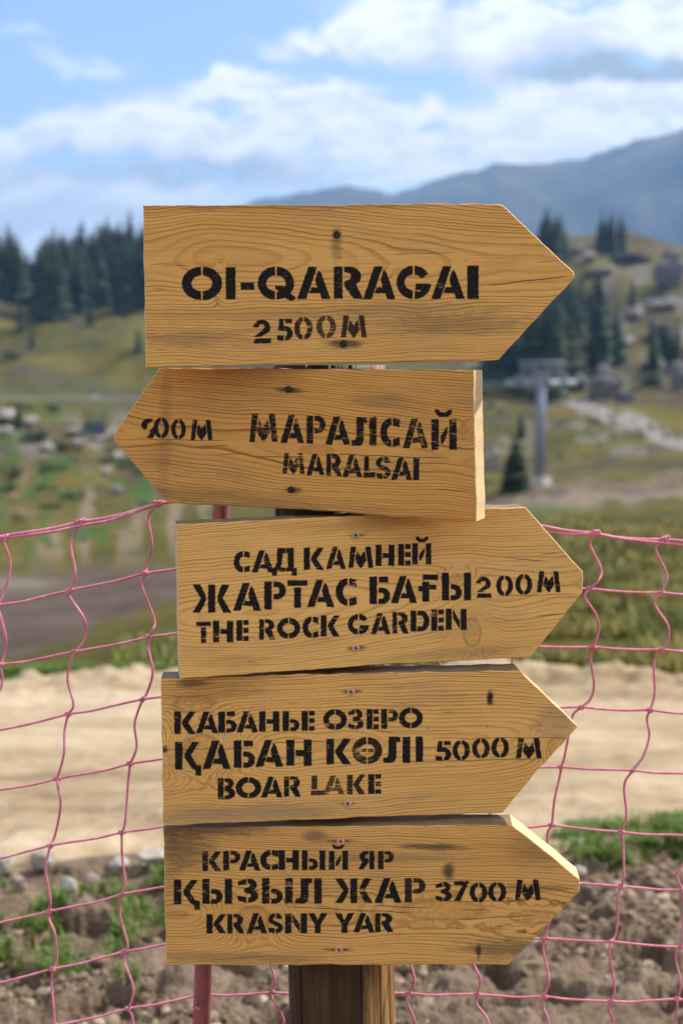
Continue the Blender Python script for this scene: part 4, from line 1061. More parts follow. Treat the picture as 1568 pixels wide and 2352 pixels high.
def make_net():
    global ROPE
    ROPE = rope_material()
    fence = empty('net_fence', net_pt(800, 3840).to_tuple()[:2] + (0.0,))
    off = fence.location
    tag(fence, 'pink knotted cord net on a thin pink pole behind the wooden guide post', 'net fence')
    r = .00185
    net = Cord(); top = Cord()
    nrow = 13
    for i in range(nrow):
        pts = []
        for c_ in COLS:
            x, y = KN[i][c_]
            pts.append((x, y))
        full = []
        for (a, b_), (c_, d) in zip(pts, pts[1:]):
            full.append(net_pt(a, b_) - off)
            for s in (.33, .66):
                full.append(net_pt(a + (c_ - a) * s + random.uniform(-3, 3), b_ + (d - b_) * s + (4 if i else 6) * 4 * s * (1 - s) + random.uniform(-2.2, 2.2), random.uniform(-.003, .003)) - off)
        full.append(net_pt(*pts[-1]) - off)
        crv = catmull(full, 5)
        if i:
            net.tube(crv, r * .95)
        else:
            # the border is a doubled cord
            a_ = [p + Vector((0, 0, .0022 * math.sin(k * .12) + .0015)) for k, p in enumerate(crv)]
            b2_ = [p + Vector((0, .0035 * math.cos(k * .11), -.0026 - .0022 * math.sin(k * .21 + 1))) for k, p in enumerate(crv)]
            top.tube(a_, r * 1.1); top.tube(b2_, r * 1.05)
    for ci, c_ in enumerate(COLS):
        for i in range(nrow - 1):
            k0, k1 = KN[i][c_], KN[i + 1][c_]
            mid = BEND.get((c_, i))
            if c_ == 'P': mid = [((k0[0] + k1[0]) / 2, (k0[1] + k1[1]) / 2)]
            if mid is None:
                s = random.choice((-1, 1)); am = random.uniform(10, 32)
                mid = [(k0[0] + (k1[0] - k0[0]) * .3 - s * am * .6, k0[1] + (k1[1] - k0[1]) * .3), (k0[0] + (k1[0] - k0[0]) * .68 + s * am, k0[1] + (k1[1] - k0[1]) * .68)]
            full = [net_pt(*k0) - off] + [net_pt(x, y, random.uniform(-.006, .006)) - off for x, y in mid] + [net_pt(*k1) - off]
            net.tube(catmull(full, 8), r)
            if i == 0:
                top.knot(net_pt(*k0) - off, .0052, r * 1.05); top.knot(net_pt(k0[0] + 10, k0[1] - 4, -.002) - off, .0042, r)
            else:
                net.knot(net_pt(*k0) - off, .0036, r * .95)
    net.build('net', fence); top.build('border_cord', fence)
    pm = simple('pink enamelled pole', (0.33, 0.095, 0.105), .42, .0, .25, 35, .05)
    mb = MB()
    a = net_pt(832, 1860, -.0155); b_ = net_pt(758, 3750, -.0155); d = (b_ - a)
    topp = a - d * .05; bot = a + d * 1.75
    while bot.z > -.1: bot += d * .05
    mb.tube([topp - off, topp + d * .02 - off, a + d * .5 - off, bot - off], [.010, .0118, .0122, .0122], 20)
    mb.build('pole', pm, fence)
    fr = Cord()
    q0 = net_pt(741, 3782, -.026)
    for k in range(14):
        dv = Vector((random.uniform(-.030, .004) if k < 5 else random.uniform(-.010, .004), random.uniform(-.006, .004), random.uniform(-.014, .016)))
        fr.tube(catmull([q0 - off, q0 - off + dv * .5 + Vector((0, -.003, random.uniform(-.004, .006))), q0 - off + dv], 4), .00035, 4)
    fr.knot(q0 - off, .0030, .0016)
    fr.build('frayed_cord_end', fence)
    return fence


make_net()

# ------------------------------------------------------------------ near ground: clods, stones, grass
_bm = bmesh.new(); bmesh.ops.create_icosphere(_bm, subdivisions=2, radius=1.0)
ICO_V = np.array([v.co[:] for v in _bm.verts]); ICO_F = [tuple(v.index for v in f.verts) for f in _bm.faces]; _bm.free()
_bm = bmesh.new(); bmesh.ops.create_icosphere(_bm, subdivisions=1, radius=1.0)
ICO1_V = np.array([v.co[:] for v in _bm.verts]); ICO1_F = [tuple(v.index for v in f.verts) for f in _bm.faces]; _bm.free()
_bm = bmesh.new(); bmesh.ops.create_icosphere(_bm, subdivisions=4, radius=1.0)
ICO4_V = np.array([v.co[:] for v in _bm.verts]); ICO4_F = [tuple(v.index for v in f.verts) for f in _bm.faces]; _bm.free()

SOIL = None


def rock_verts(base, seed, squash=(1, 1, 1), rough=.35, cuts=7):
    g = np.random.default_rng(seed); v = base.copy()
    for _ in range(cuts):                              # chip planes off the ball
        n = g.normal(size=3); n /= np.linalg.norm(n); d = g.uniform(.45, .85)
        s = v @ n - d; v = v - np.outer(np.maximum(s, 0), n) * .92
    nz = fbm(v[:, 0] * 2.1 + seed, v[:, 1] * 2.1 + v[:, 2] * 1.7, 4, seed % 97)
    v = v * (1 + rough * nz[:, None])
    return v * np.array(squash)


def make_clods():
    m, t, b, _ = material('loose soil')
    p = t.node('ShaderNodeNewGeometry').outputs['Position']
    n = t.math('ADD', t.math('MULTIPLY', t.noise(p, 7, 3, .6), .6), t.math('MULTIPLY', t.noise(p, 80, 4, .7), .4))
    n = t.math('ADD', t.math('MULTIPLY', n, .45), t.math('MULTIPLY', t.attr('tint'), .55))
    t.put(b.inputs['Base Color'], t.ramp(n, [(.2, (0.06, 0.042, 0.028)), (.45, (0.19, 0.135, 0.088)), (.62, (0.31, 0.235, 0.16)), (.82, (0.52, 0.43, 0.33))]))
    b.inputs['Roughness'].default_value = .95; b.inputs['Specular IOR Level'].default_value = .15
    shapes = [(rock_verts(ICO1_V, i, (1, 1, 1), .5, 4), rock_verts(ICO_V, i, (1, 1, 1), .5, 5)) for i in range(40)]
    V, F, T = [], [], []; k = 0
    g = np.random.default_rng(12)
    N = 18000
    ph = g.uniform(-.33, .33, N); rr = 2.9 + (g.random(N) ** .8) * 2.2
    x, y = rr * np.sin(ph), rr * np.cos(ph)
    keep = (y < road_near(x) - .06) & (fbm(x / .35, y / .35, 3, 77) > -.16) & (fbm(x / 0.14, y / 0.10, 2, 37) < .2)
    x, y = x[keep], y[keep]; z = near_ground(x, y)
    for i in range(len(x)):
        s = float(np.clip(np.exp(g.normal(-5.05, .55)), .0035, .026))
        v = shapes[i % 40][0 if s < .012 else 1] * np.array([g.uniform(.8, 1.3), g.uniform(.8, 1.3), g.uniform(.6, .95)]) * s
        a = g.uniform(0, 6.28); c_, s_ = math.cos(a), math.sin(a)
        v = np.stack([v[:, 0] * c_ - v[:, 1] * s_, v[:, 0] * s_ + v[:, 1] * c_, v[:, 2]], 1) + np.array([x[i], y[i], z[i] + s * .25])
        V.append(v); T += [float(g.beta(2.2, 2.6))] * len(v); F += [(a_ + k, b_ + k, c2 + k) for a_, b_, c2 in (ICO1_F if s < .012 else ICO_F)]; k += len(v)
    o = mesh_obj('soil_clods', np.concatenate(V), F, m, smooth=False)
    at = o.data.attributes.new('tint', 'FLOAT', 'POINT'); at.data.foreach_set('value', np.array(T, np.float32))
    tag(o, 'loose brown clods of dug soil in front of the road', 'soil', kind='stuff')


def near_ground(x, y):
    x = np.asarray(x, float); y = np.asarray(y, float); q = np.hypot(x, y)
    rd = sstep(-0.15, 0.15, y - road_near(x)) * sstep(-0.3, 0.3, road_far(x) - y) * (y > 0)
    rough = (fbm(x / 0.10, y / 0.10, 4, 21, 0.6) * 0.055 + fbm(x / 0.5, y / 0.5, 2, 31) * 0.08 - sstep(.17, .27, fbm(x / 0.14, y / 0.10, 2, 37)) * .08) * np.clip((7 - q) / 1.5, 0, 1)
    return ground_z(x, y) + rough * (1 - rd)


make_clods()
STONE = simple('pale limestone', (0.33, 0.29, 0.245), .85, 0, .3, 14, .6)
STONE2 = simple('brown stone', (0.26, 0.20, 0.155), .9, 0, .3, 14, .6)
ROCKG = simple('grey cliff rock', (0.115, 0.105, 0.105), .9, 0, .35, .35, .6)
ROCKP = simple('pale hillside rock', (0.27, 0.24, 0.205), .9, 0, .3, .5, .6)


def make_stone(px, row, wpx, hpx, mat, label, group=None, seed=0, name='stone', r_min=3.0, base=None, sink=.25, turn=None):
    q = on_ground(px, row, r_min)
    d = math.hypot(q.x, q.y); s = wpx / F_PX * d / 2; h = hpx / F_PX * d / 2
    v = rock_verts(ICO_V if base is None else base, seed, (1.05, .9, h / s * 1.1), .4, 8) * s
    z = float(near_ground(q.x, q.y)) if d < 11 else q.z
    o = mesh_obj(name, v, ICO_F if base is None else ICO4_F, mat, smooth=False, loc=(q.x, q.y, z + h * (1 - sink * 2)))
    o.rotation_euler = (0, 0, random.uniform(0, 6.28) if turn is None else turn)
    tag(o, label, 'stone' if name == 'stone' else 'rock', group)
    return o


make_stone(8, 2008, 63, 75, STONE, 'large white stone at the very left of the dirt road edge', seed=3, sink=.1)
make_stone(92, 2000, 58, 58, STONE, 'rounded grey white stone next to the largest white stone', seed=14, sink=.1)
make_stone(268, 2012, 78, 49, STONE, 'split grey stone with dark hollow among the road edge stones', seed=8, sink=.1)
make_stone(362, 2008, 99, 41, STONE, 'flat pale block, the widest stone of the row beside the road', seed=21, sink=.1)
make_stone(548, 2006, 71, 31, STONE, 'pale stone half hidden behind the lowest arrow board', seed=31, sink=.1)
make_stone(160, 2050, 61, 41, STONE, 'small white stone in front of the stone row by the first grass', seed=27, sink=.15)
make_stone(40, 2042, 47, 41, STONE2, 'brownish stone below the largest white stone', seed=41, sink=.15)
make_stone(446, 2010, 51, 34, STONE, 'narrow pale stone between the flat block and the arrow boards', seed=44, sink=.1)
make_stone(210, 2030, 54, 49, STONE2, 'dark leaning stone left of the split grey stone', seed=51, sink=.15)
make_stone(1332, 1953, 61, 29, STONE, 'pinkish white stone lying in the green grass on the right', seed=61, sink=.15)
make_stone(1434, 1972, 30, 16, STONE, 'small pale stone at the edge of the green grass', seed=63, sink=.15)
make_stone(1330, 2012, 39, 24, STONE, 'white pebble beside the tip of the lowest arrow board', seed=66, sink=.15)
for i in range(34):                                    # pebbles in the soil
    px_, row_ = [(random.uniform(0, 370), random.uniform(2200, 2345)), (random.uniform(920, 1560), random.uniform(2100, 2345))][i % 2]
    s_ = random.uniform(9, 20)
    make_stone(px_, row_, s_ * 1.2, s_, [STONE, STONE2][i % 3 == 0], 'small pebble lying in the bare brown soil', 'pebbles in the brown soil', 100 + i, 'stone', sink=.2)
    bpy.context.scene.collection.objects[-1].name = 'pebble'


def make_grass(name, regions, n, label, lmin, lmax, seed, colors):
    m, t, b, _ = material(name)
    oi = t.attr('tint'); n_ = t.noise(t.node('ShaderNodeNewGeometry').outputs['Position'], 6, 3)
    t.put(b.inputs['Base Color'], t.ramp(t.math('ADD', t.math('MULTIPLY', oi, .6), t.math('MULTIPLY', n_, .4)), [(.2, colors[0]), (.55, colors[1]), (.85, colors[2])]))
    b.inputs['Roughness'].default_value = .6
    tr = t.node('ShaderNodeBsdfTranslucent'); tr.inputs[0].default_value = (*[c * 1.4 for c in colors[1]], 1)
    mx = t.node('ShaderNodeMixShader'); mx.inputs[0].default_value = .3
    t.l.new(b.outputs[0], mx.inputs[1]); t.l.new(tr.outputs[0], mx.inputs[2]); t.l.new(mx.outputs[0], _.inputs[0])
    g = np.random.default_rng(seed); V, F, T = [], [], []
    wsum = sum(rg[4] for rg in regions)
    for px, row, rx, ry, wt in regions:
        m_ = int(n * wt / wsum); a, k = g.uniform(0, 6.283, m_), np.sqrt(g.random(m_))
        pq = places(px + rx * k * np.cos(a), row + ry * k * np.sin(a))
        pq = pq[fbm(pq[:, 0] / .12, pq[:, 1] / .12, 3, 55) > .02]
        for q in pq:
            Ln = g.uniform(lmin, lmax); az = g.uniform(0, 6.283); lean = g.uniform(.1, .9); wd = Ln * g.uniform(.03, .055)
            dirv = np.array([math.cos(az), math.sin(az), 0]); sd = np.array([-math.sin(az), math.cos(az), 0]) * wd
            p0 = np.array(q); p1 = p0 + dirv * Ln * lean * .35 + np.array([0, 0, Ln * .6]); p2 = p0 + dirv * Ln * lean + np.array([0, 0, Ln * (1 - lean * .5)])
            k_ = len(V); V += [p0 - sd, p0 + sd, p1 + sd * .8, p1 - sd * .8, p2]; F += [(k_, k_ + 1, k_ + 2, k_ + 3), (k_ + 3, k_ + 2, k_ + 4)]; T += [g.random()] * 5
    o = mesh_obj(name, V, F, m, smooth=False)
    at = o.data.attributes.new('tint', 'FLOAT', 'POINT'); at.data.foreach_set('value', np.array(T, np.float32))
    tag(o, label, 'grass', kind='stuff')
    return o


_gr = np.linspace(3.2, 13, 260)


def places(qx, qy):
    """Points of the near ground seen at many picture points at once."""
    out = []
    for k in range(0, len(qx), 600):
        dx_ = (qx[k:k + 600] - CX) / F_PX; dz_ = (CY - qy[k:k + 600]) / F_PX; c, s_ = math.cos(PITCH), math.sin(PITCH)
        X = dx_; Y = c - dz_ * s_; Zd = s_ + dz_ * c; h = np.hypot(X, Y)
        x = (X / h)[:, None] * _gr; y = (Y / h)[:, None] * _gr; z = near_ground(x, y)
        hit = (EYE + (Zd / h)[:, None] * _gr) <= z; i_ = np.where(hit.any(1), hit.argmax(1), len(_gr) - 1); a_ = np.arange(len(i_))
        out.append(np.stack([x[a_, i_], y[a_, i_], z[a_, i_] - .004], 1))
    return np.concatenate(out)


GC = [(0.08, 0.115, 0.024), (0.145, 0.235, 0.036), (0.29, 0.34, 0.09)]
make_grass('grass', [(60, 2200, 100, 60, 2.0), (20, 2170, 70, 40, 1), (230, 2080, 70, 34, 1.2), (330, 2110, 80, 34, 1.1), (340, 2060, 60, 20, .7), (240, 2170, 60, 40, 1.0), (150, 2110, 70, 30, .8), (300, 2180, 70, 26, .5), (60, 2050, 60, 16, .5), (340, 2030, 70, 14, .5), (120, 2235, 80, 26, .8), (290, 2300, 30, 16, .25)],
           3000, 'sparse bright green grass growing on the soil left of the boards', .03, .085, 5, GC)
make_grass('grass', [(1480, 1925, 150, 34, 2.0), (1340, 1930, 60, 28, 1.2), (1420, 1960, 130, 30, 1.3), (1540, 1980, 60, 30, 1.0), (1290, 1950, 40, 24, .5), (1560, 1900, 60, 24, 1.0), (1400, 1992, 60, 14, .4), (1530, 2010, 40, 20, .4)],
           6500, 'patch of bright green grass between the road and soil on the right', .025, .075, 6, GC)
make_grass('grass', [(0, 1546, 160, 7, 1.0), (170, 1551, 130, 7, 1.0), (330, 1551, 60, 5, .6)], 7000, 'green grass verge along the far edge of the dirt road', .05, .12, 7, GC)

OC = [(0.12, 0.105, 0.014), (0.21, 0.175, 0.024), (0.32, 0.245, 0.055)]
OG = [(0.075, 0.10, 0.011), (0.135, 0.155, 0.018), (0.21, 0.20, 0.03)]


def make_tufts(label, u0, u1, r0, r1, n, seed, cols):
    g = np.random.default_rng(seed); V, F, T = [], [], []
    u = g.uniform(u0, u1, n); r = r0 * (r1 / r0) ** g.random(n); x, y = r * np.sin(u), r * np.cos(u)
    k = (fbm(x / 1.1, y / 1.1, 4, seed) > -.05) & (y > road_far(x) + .15)
    x, y, r = x[k], y[k], r[k]; z = ground_z(x, y); tn = np.clip(.5 + fbm(x / .8, y / .8, 3, seed + 3) * 1.3, 0, 1)
    for i in range(len(x)):
        for _b in range(4):
            Ln = g.uniform(.06, .16) * (1 + r[i] / 60); az = g.uniform(0, 6.283); le = g.uniform(.2, .8); wd = Ln * .09 * (1 + r[i] / 30)
            dv = np.array([math.cos(az), math.sin(az), 0]); sd = np.array([-dv[1], dv[0], 0]) * wd
            p0 = np.array([x[i], y[i], z[i] - .01]); k_ = len(V)
            V += [p0 - sd, p0 + sd, p0 + dv * Ln * le + np.array([0, 0, Ln * (1 - le * .4)])]; F.append((k_, k_ + 1, k_ + 2)); T += [tn[i] * .8 + g.random() * .2] * 3
    m, t, b, _ = material('dry grass tufts')
    t.put(b.inputs['Base Color'], t.ramp(t.attr('tint'), [(.15, cols[0]), (.5, cols[1]), (.85, cols[2])])); b.inputs['Roughness'].default_value = .7
    o = mesh_obj('grass', V, F, m, smooth=False)
    at = o.data.attributes.new('tint', 'FLOAT', 'POINT'); at.data.foreach_set('value', np.array(T, np.float32))
    tag(o, label, 'grass', kind='stuff')


make_tufts('olive and straw coloured grass tufts on the bank right of the boards', .03, .30, 9.8, 60, 9000, 15, OC)
make_tufts('greener low tufts among the straw grass of the right bank', .03, .30, 9.8, 45, 4500, 16, OG)
make_tufts('yellow green grass tufts on the left bank beyond the road', -.16, .02, 10.0, 13.0, 500, 17, OG)

# ------------------------------------------------------------------ trees, bushes, rocks of the slopes
NEEDLE = None


def needle_material():
    m, t, b, _ = material('spruce needles')
    p = t.node('ShaderNodeTexCoord').outputs['Object']
    n = t.noise(p, .8, 3, .6); rnd = t.node('ShaderNodeObjectInfo').outputs['Random']
    c = t.ramp(t.math('ADD', t.math('MULTIPLY', n, .6), t.math('MULTIPLY', rnd, .4)), [(.3, (0.012, 0.026, 0.012)), (.55, (0.024, 0.048, 0.018)), (.75, (0.042, 0.070, 0.024))])
    t.put(b.inputs['Base Color'], c); b.inputs['Roughness'].default_value = .7; b.inputs['Specular IOR Level'].default_value = .2
    return m


NEEDLE = needle_material(); BARK = simple('spruce bark', (0.09, 0.06, 0.045), .9, 0, .3, 3)


def spruce_mesh(h, width, seed, whorls=26, per=9):
    """Crown: whorls of drooping branches, each a ragged fan of needle sprays."""
    g = np.random.default_rng(seed); V, F = [], []
    for i in range(whorls):
        s = (i + g.uniform(-.3, .3)) / whorls; z0 = h * (.07 + .93 * s); R_ = width / 2 * ((1 - s) ** .70) * g.uniform(.75, 1.15) + .12
        a0 = g.uniform(0, 6.28)
        for k in range(per):
            a = a0 + 6.283 * k / per + g.uniform(-.25, .25); L_ = R_ * g.uniform(.65, 1.12); droop = g.uniform(.25, .55) * (1 - .5 * s)
            d = np.array([math.cos(a), math.sin(a), 0]); sd = np.array([-d[1], d[0], 0])
            w_ = L_ * g.uniform(.45, .70) + .12
            pts = [(0, 0, 0), (.45, w_ * .75, -.12), (.8, w_ * .55, -.55), (1.0, 0.0, -.72)]
            c = np.array([0, 0, z0])
            def P(f, side, dz): return c + d * (L_ * f) + sd * side + np.array([0, 0, dz * L_ * droop * 1.5])
            q = [P(0, 0, .12), P(.45, w_ * .75, -.30), P(.8, w_ * .5, -.75), P(1.02, 0, -.85), P(.8, -w_ * .5, -.75), P(.45, -w_ * .75, -.30), P(.5, 0, .05)]
            k0 = len(V); V += q
            F += [(k0, k0 + 1, k0 + 6), (k0 + 1, k0 + 2, k0 + 6), (k0 + 2, k0 + 3, k0 + 6), (k0 + 3, k0 + 4, k0 + 6), (k0 + 4, k0 + 5, k0 + 6), (k0 + 5, k0, k0 + 6)]
    k0 = len(V); V += [(0, 0, h * 1.02), (.12, 0, h * .95), (-.06, .1, h * .95), (-.06, -.1, h * .95)]; F += [(k0, k0 + 1, k0 + 2), (k0, k0 + 2, k0 + 3), (k0, k0 + 3, k0 + 1)]
    return V, F


def make_spruce(h, width, seed, whorls=24, per=9):
    root = empty('spruce_tree')
    V, F = spruce_mesh(h, width, seed, whorls, per)
    mesh_obj('crown', V, F, NEEDLE, root, smooth=False)
    mb = MB(); mb.tube([(0, 0, -.8), (0, 0, h * .3), (0, 0, h * .9)], [h * .016 + .08, h * .012 + .05, .03], 7); mb.build('trunk', BARK, root)
    return root


protos = []
for i, (h_, w_) in enumerate([(22, 9.0), (25, 8.6), (20, 8.6), (24, 10.0), (18, 7.6)]):
    protos.append([make_spruce(h_, w_, 200 + i), False])


def inside(poly, x, y):
    c = False; n = len(poly)
    for i in range(n):
        (ax, ay), (bx, by) = poly[i], poly[(i + 1) % n]
        if (ay > y) != (by > y) and x < (bx - ax) * (y - ay) / (by - ay) + ax: c = not c
    return c


def plant(px, row, scale, label, group, r_min=60):
    q = on_ground(px, row, r_min)
    k = random.randrange(len(protos)); pr = protos[k]
    if pr[1]: o = copy_tree(pr[0])
    else: o = pr[0]; pr[1] = True
    o.location = q - Vector((0, 0, .6)); o.rotation_euler = (random.uniform(-.03, .03), random.uniform(-.03, .03), random.uniform(0, 6.28))
    s = scale * random.uniform(.82, 1.18); o.scale = (s * random.uniform(.9, 1.15), s * random.uniform(.9, 1.15), s)
    tag(o, label, 'tree', group)
    return o


def wood_lot(poly, n, scale, label, group, mind=11, r_min=60):
    xs = [p[0] for p in poly]; ys = [p[1] for p in poly]; pts = []; tries = 0
    while len(pts) < n and tries < n * 60:
        tries += 1
        x, y = random.uniform(min(xs), max(xs)), random.uniform(min(ys), max(ys))
        if inside(poly, x, y) and all(abs(x - a) > mind * .6 or abs(y - b_) > mind * .6 for a, b_ in pts):
            pts.append((x, y)); plant(x, y, scale, label, group, r_min)


wood_lot([(-40, 640), (20, 640), (60, 655), (75, 690), (100, 650), (200, 622), (345, 606), (345, 712), (328, 712), (290, 728), (262, 684), (208, 710), (164, 738), (109, 746), (61, 712), (0, 690), (-40, 690)],
         150, .98, 'dark spruce in the dense wood on the left hill crest', 'spruces of the left hill wood', 7)
wood_lot([(1140, 590), (1200, 588), (1310, 592), (1300, 625), (1230, 650), (1140, 660)], 30, .95, 'dark spruce on the ridge just right of the top board tip', 'spruces on the right ridge', 9)
wood_lot([(1362, 562), (1442, 566), (1430, 584), (1370, 580)], 8, .70, 'small spruce of the clump on the bare right ridge', 'spruce clump on the right ridge', 8)
wood_lot([(1130, 760), (1250, 745), (1330, 760), (1400, 800), (1420, 845), (1400, 862), (1335, 880), (1310, 925), (1240, 915), (1130, 885)], 125, .92, 'dark spruce in the valley wood behind the lift pylon', 'spruces of the valley wood', 8)
wood_lot([(1470, 850), (1575, 830), (1600, 870), (1560, 905), (1490, 900)], 10, .58, 'dark spruce among the grey rocks right of the valley wood', 'spruces among the right hand rocks', 10)
for px_, row_, s_, lab in [(1452, 702, .60, 'lone dark spruce on the open grass below the right ridge'), (48, 768, .42, 'small dark spruce standing just below the left wood'), (75, 800, .34, 'short dark spruce on the open left slope below the wood'),
                           (319, 812, .36, 'lone small spruce on the grass beside the top board'), (44, 985, .20, 'dark little spruce between the pale rocks on the left slope'), (210, 748, .34, 'little spruce at the lower edge of the left wood'), (1495, 790, .42, 'single spruce on the slope above the grey rocks'),
                           (1195, 1010, .26, 'slim dark spruce behind the pylon foot')]:
    o_ = plant(px_, row_, s_, lab, None); 
near_sp = make_spruce(5.9, 2.6, 301, 30, 12)
_q = on_ground(1182, 1131, 60); near_sp.location = _q - Vector((0, 0, .15)); near_sp.scale = (1.0, 1.0, _q.length * 128 / F_PX / 5.9)
tag(near_sp, 'dense dark conical spruce standing beside the foot of the lift pylon', 'tree')

LEAF = simple('juniper green', (0.030, 0.065, 0.018), .7, 0, .45, 1.5)
LEAF2 = simple('fresh shrub green', (0.055, 0.125, 0.025), .7, 0, .4, 1.5)


def bush_mesh(seed, n=520):
    g = np.random.default_rng(seed); V, F = [], []
    lumps = g.normal(size=(9, 3)) * np.array([.45, .45, .2]) + np.array([0, 0, .42])
    for i in range(n):
        c = lumps[g.integers(9)]; d = g.normal(size=3); d /= np.linalg.norm(d); p = c + d * g.uniform(.2, .42)
        if p[2] < 0: p[2] = -p[2] * .5
        a = g.normal(size=3); a /= np.linalg.norm(a); b_ = np.cross(a, d); s = g.uniform(.06, .12)
        k = len(V); V += [p - a * s, p + b_ * s, p + a * s, p - b_ * s]; F.append((k, k + 1, k + 2, k + 3))
    return V, F


BUSH_P = []
for i in range(4):
    V_, F_ = bush_mesh(400 + i)
    for mt in (LEAF, LEAF2):
        me = bpy.data.meshes.new('shrub'); me.from_pydata([tuple(map(float, v)) for v in V_], [], F_); me.materials.append(mt); me.update()
        BUSH_P.append((me, mt))


def make_bush(px, row, wpx, hpx, fresh, label, group=None):
    q = on_ground(px, row + hpx * .45, 40); d = q.length
    me = random.choice([m_ for m_, t_ in BUSH_P if (t_ is LEAF2) == fresh])
    o = bpy.data.objects.new('shrub', me); C.objects.link(o)
    o.location = q - Vector((0, 0, .1)); s = wpx / F_PX * d / 1.8; o.scale = (s, s, hpx / F_PX * d / 1.0); o.rotation_euler = (0, 0, random.uniform(0, 6.28))
    tag(o, label, 'shrub', group)


make_bush(122, 1072, 50, 24, True, 'brightest green shrub in the middle of the left slope')
make_bush(26, 1088, 46, 30, False, 'tall dark shrub near the left edge above the net')
make_bush(18, 1118, 44, 28, True, 'bright green shrub just below the tall dark shrub')
make_bush(153, 1137, 48, 22, True, 'light green shrub on the slope above the net border')
make_bush(127, 1160, 40, 18, False, 'low dark shrub under the light green shrub above the net')
make_bush(96, 1119, 36, 14, False, 'flat dark shrub between the two bright green shrubs')
make_bush(42, 1190, 30, 18, True, 'small round green shrub lowest on the left slope')
make_bush(74, 1002, 64, 34, False, 'broad dark shrub among the pale rocks on the left slope')
make_bush(153, 1026, 44, 24, False, 'dark green shrub beneath the chairlift seat')
make_bush(262, 1034, 34, 18, False, 'dark shrub beside the tip of the left pointing board')
make_bush(247, 1056, 36, 18, False, 'dark shrub above a white rock near the left pointing tip')
make_bush(293, 1064, 40, 22, True, 'green shrub partly behind the left pointing board')
make_bush(320, 1080, 34, 20, True, 'green shrub behind the lower edge of the left pointing board')
make_bush(40, 930, 60, 16, True, 'green shrub above the pale rock band on the left')
make_bush(28, 818, 50, 14, False, 'dark shrub belt on the grass under the left wood')
make_bush(120, 935, 40, 16, True, 'round shrub left of the hanging chairlift seat')
for i in range(26):
    make_bush(random.uniform(-20, 480), random.uniform(1000, 1240), random.uniform(12, 26), random.uniform(7, 13), random.random() < .5, 'small low shrub scattered over the stony left slope', 'small shrubs of the left slope')
for i in range(16):
    make_bush(random.uniform(1115, 1560), random.uniform(920, 1060), random.uniform(10, 22), random.uniform(6, 12), random.random() < .6, 'small low shrub scattered over the grass near the pylon', 'small shrubs round the pylon')

for i, (px, row, wp, hp, pale, lab) in enumerate([
        (17, 962, 66, 30, 1, 'biggest pale rock of the band at the left edge of the slope'), (70, 968, 46, 26, 1, 'pale rock just right of the little dark spruce'), (8, 996, 40, 24, 1, 'grey rock at the left edge below the pale rock band'),
        (108, 1030, 40, 22, 1, 'pale rock between the broad dark shrub and the chairlift seat'), (168, 998, 44, 20, 1, 'flat pale rock right under the chairlift seat'), (182, 1018, 36, 16, 1, 'pale rock below the flat rock under the chairlift seat'), (247, 1086, 28, 24, 1, 'single white rock near the tip of the left pointing board'),
        (272, 1050, 40, 20, 1, 'pinkish rock behind the tip of the left pointing board'), (268, 1126, 26, 20, 1, 'small pale rock above the first net knot'), (228, 1004, 60, 16, 1, 'long pale rock ledge beneath the chairlift seat'),
        (1392, 900, 80, 84, 0, 'tall grey boulder with a sunlit right side by the scree'), (1498, 850, 70, 50, 0, 'grey rock outcrop right of the valley wood'), (1556, 872, 50, 66, 0, 'steep grey rock at the right edge below the wood'), (1130, 1062, 50, 58, 1, 'pale boulder behind the dark conical spruce'), (1215, 1112, 18, 18, 1, 'small bright white boulder beside the pylon foot'),
        (1540, 640, 80, 56, 0, 'largest dark crag on the right ridge'), (1448, 598, 90, 22, 0, 'long dark crag below the ridge clump of spruces'), (1374, 628, 60, 22, 0, 'dark slanting crag right of the top board tip'), (1377, 682, 64, 34, 0, 'dark crag just above the valley wood'), (1520, 700, 90, 22, 0, 'long dark crag low on the right ridge'),
        (1453, 728, 54, 24, 1, 'pale crag under the lone spruce'), (1355, 592, 40, 26, 1, 'pale crag on the right ridge beside the spruces'), (1284, 730, 22, 52, 1, 'upright pale rock at the top of the valley wood'), (1325, 580, 34, 24, 1, 'pinkish crag by the ridge spruces'), (1545, 590, 60, 20, 0, 'low dark crag on the skyline at the right'), (1520, 756, 60, 24, 0, 'dark crag above the grey outcrop'), (1440, 790, 40, 20, 1, 'pale crag right of the valley wood')]):
    make_stone(px, row + hp * .35, wp, hp, ROCKP if pale else ROCKG, lab, None, 500 + i, 'rock', 40, base=ICO4_V, sink=.05)
for i in range(22):
    x_ = random.uniform(1330, 1570); y_ = np.interp(x_, [1290, 1420, 1568], [932, 968, 1024]) + random.uniform(-18, 18)
    make_stone(x_, y_, random.uniform(8, 20), random.uniform(6, 12), ROCKP, 'pale rubble block lying on the grey scree at the right', 'blocks on the scree', 560 + i, 'rock', 40, sink=.1)

# ------------------------------------------------------------------ chairlift
STEEL = simple('galvanised steel', (0.20, 0.225, 0.27), .6, .25, .15, 2)
STEELD = simple('dark painted steel', (0.05, 0.06, 0.085), .5, .3, .2, 2)
PADM = simple('dark blue seat pad', (0.030, 0.040, 0.085), .6, 0, .2, 3)
CONC = simple('concrete plinth', (0.42, 0.39, 0.35), .9, 0, .2, 2)
RUB = simple('sheave rubber', (0.35, 0.37, 0.40), .5, .3, .2, 4)
CABLE = simple('steel rope', (0.16, 0.165, 0.17), .6, .1, .15, 5)

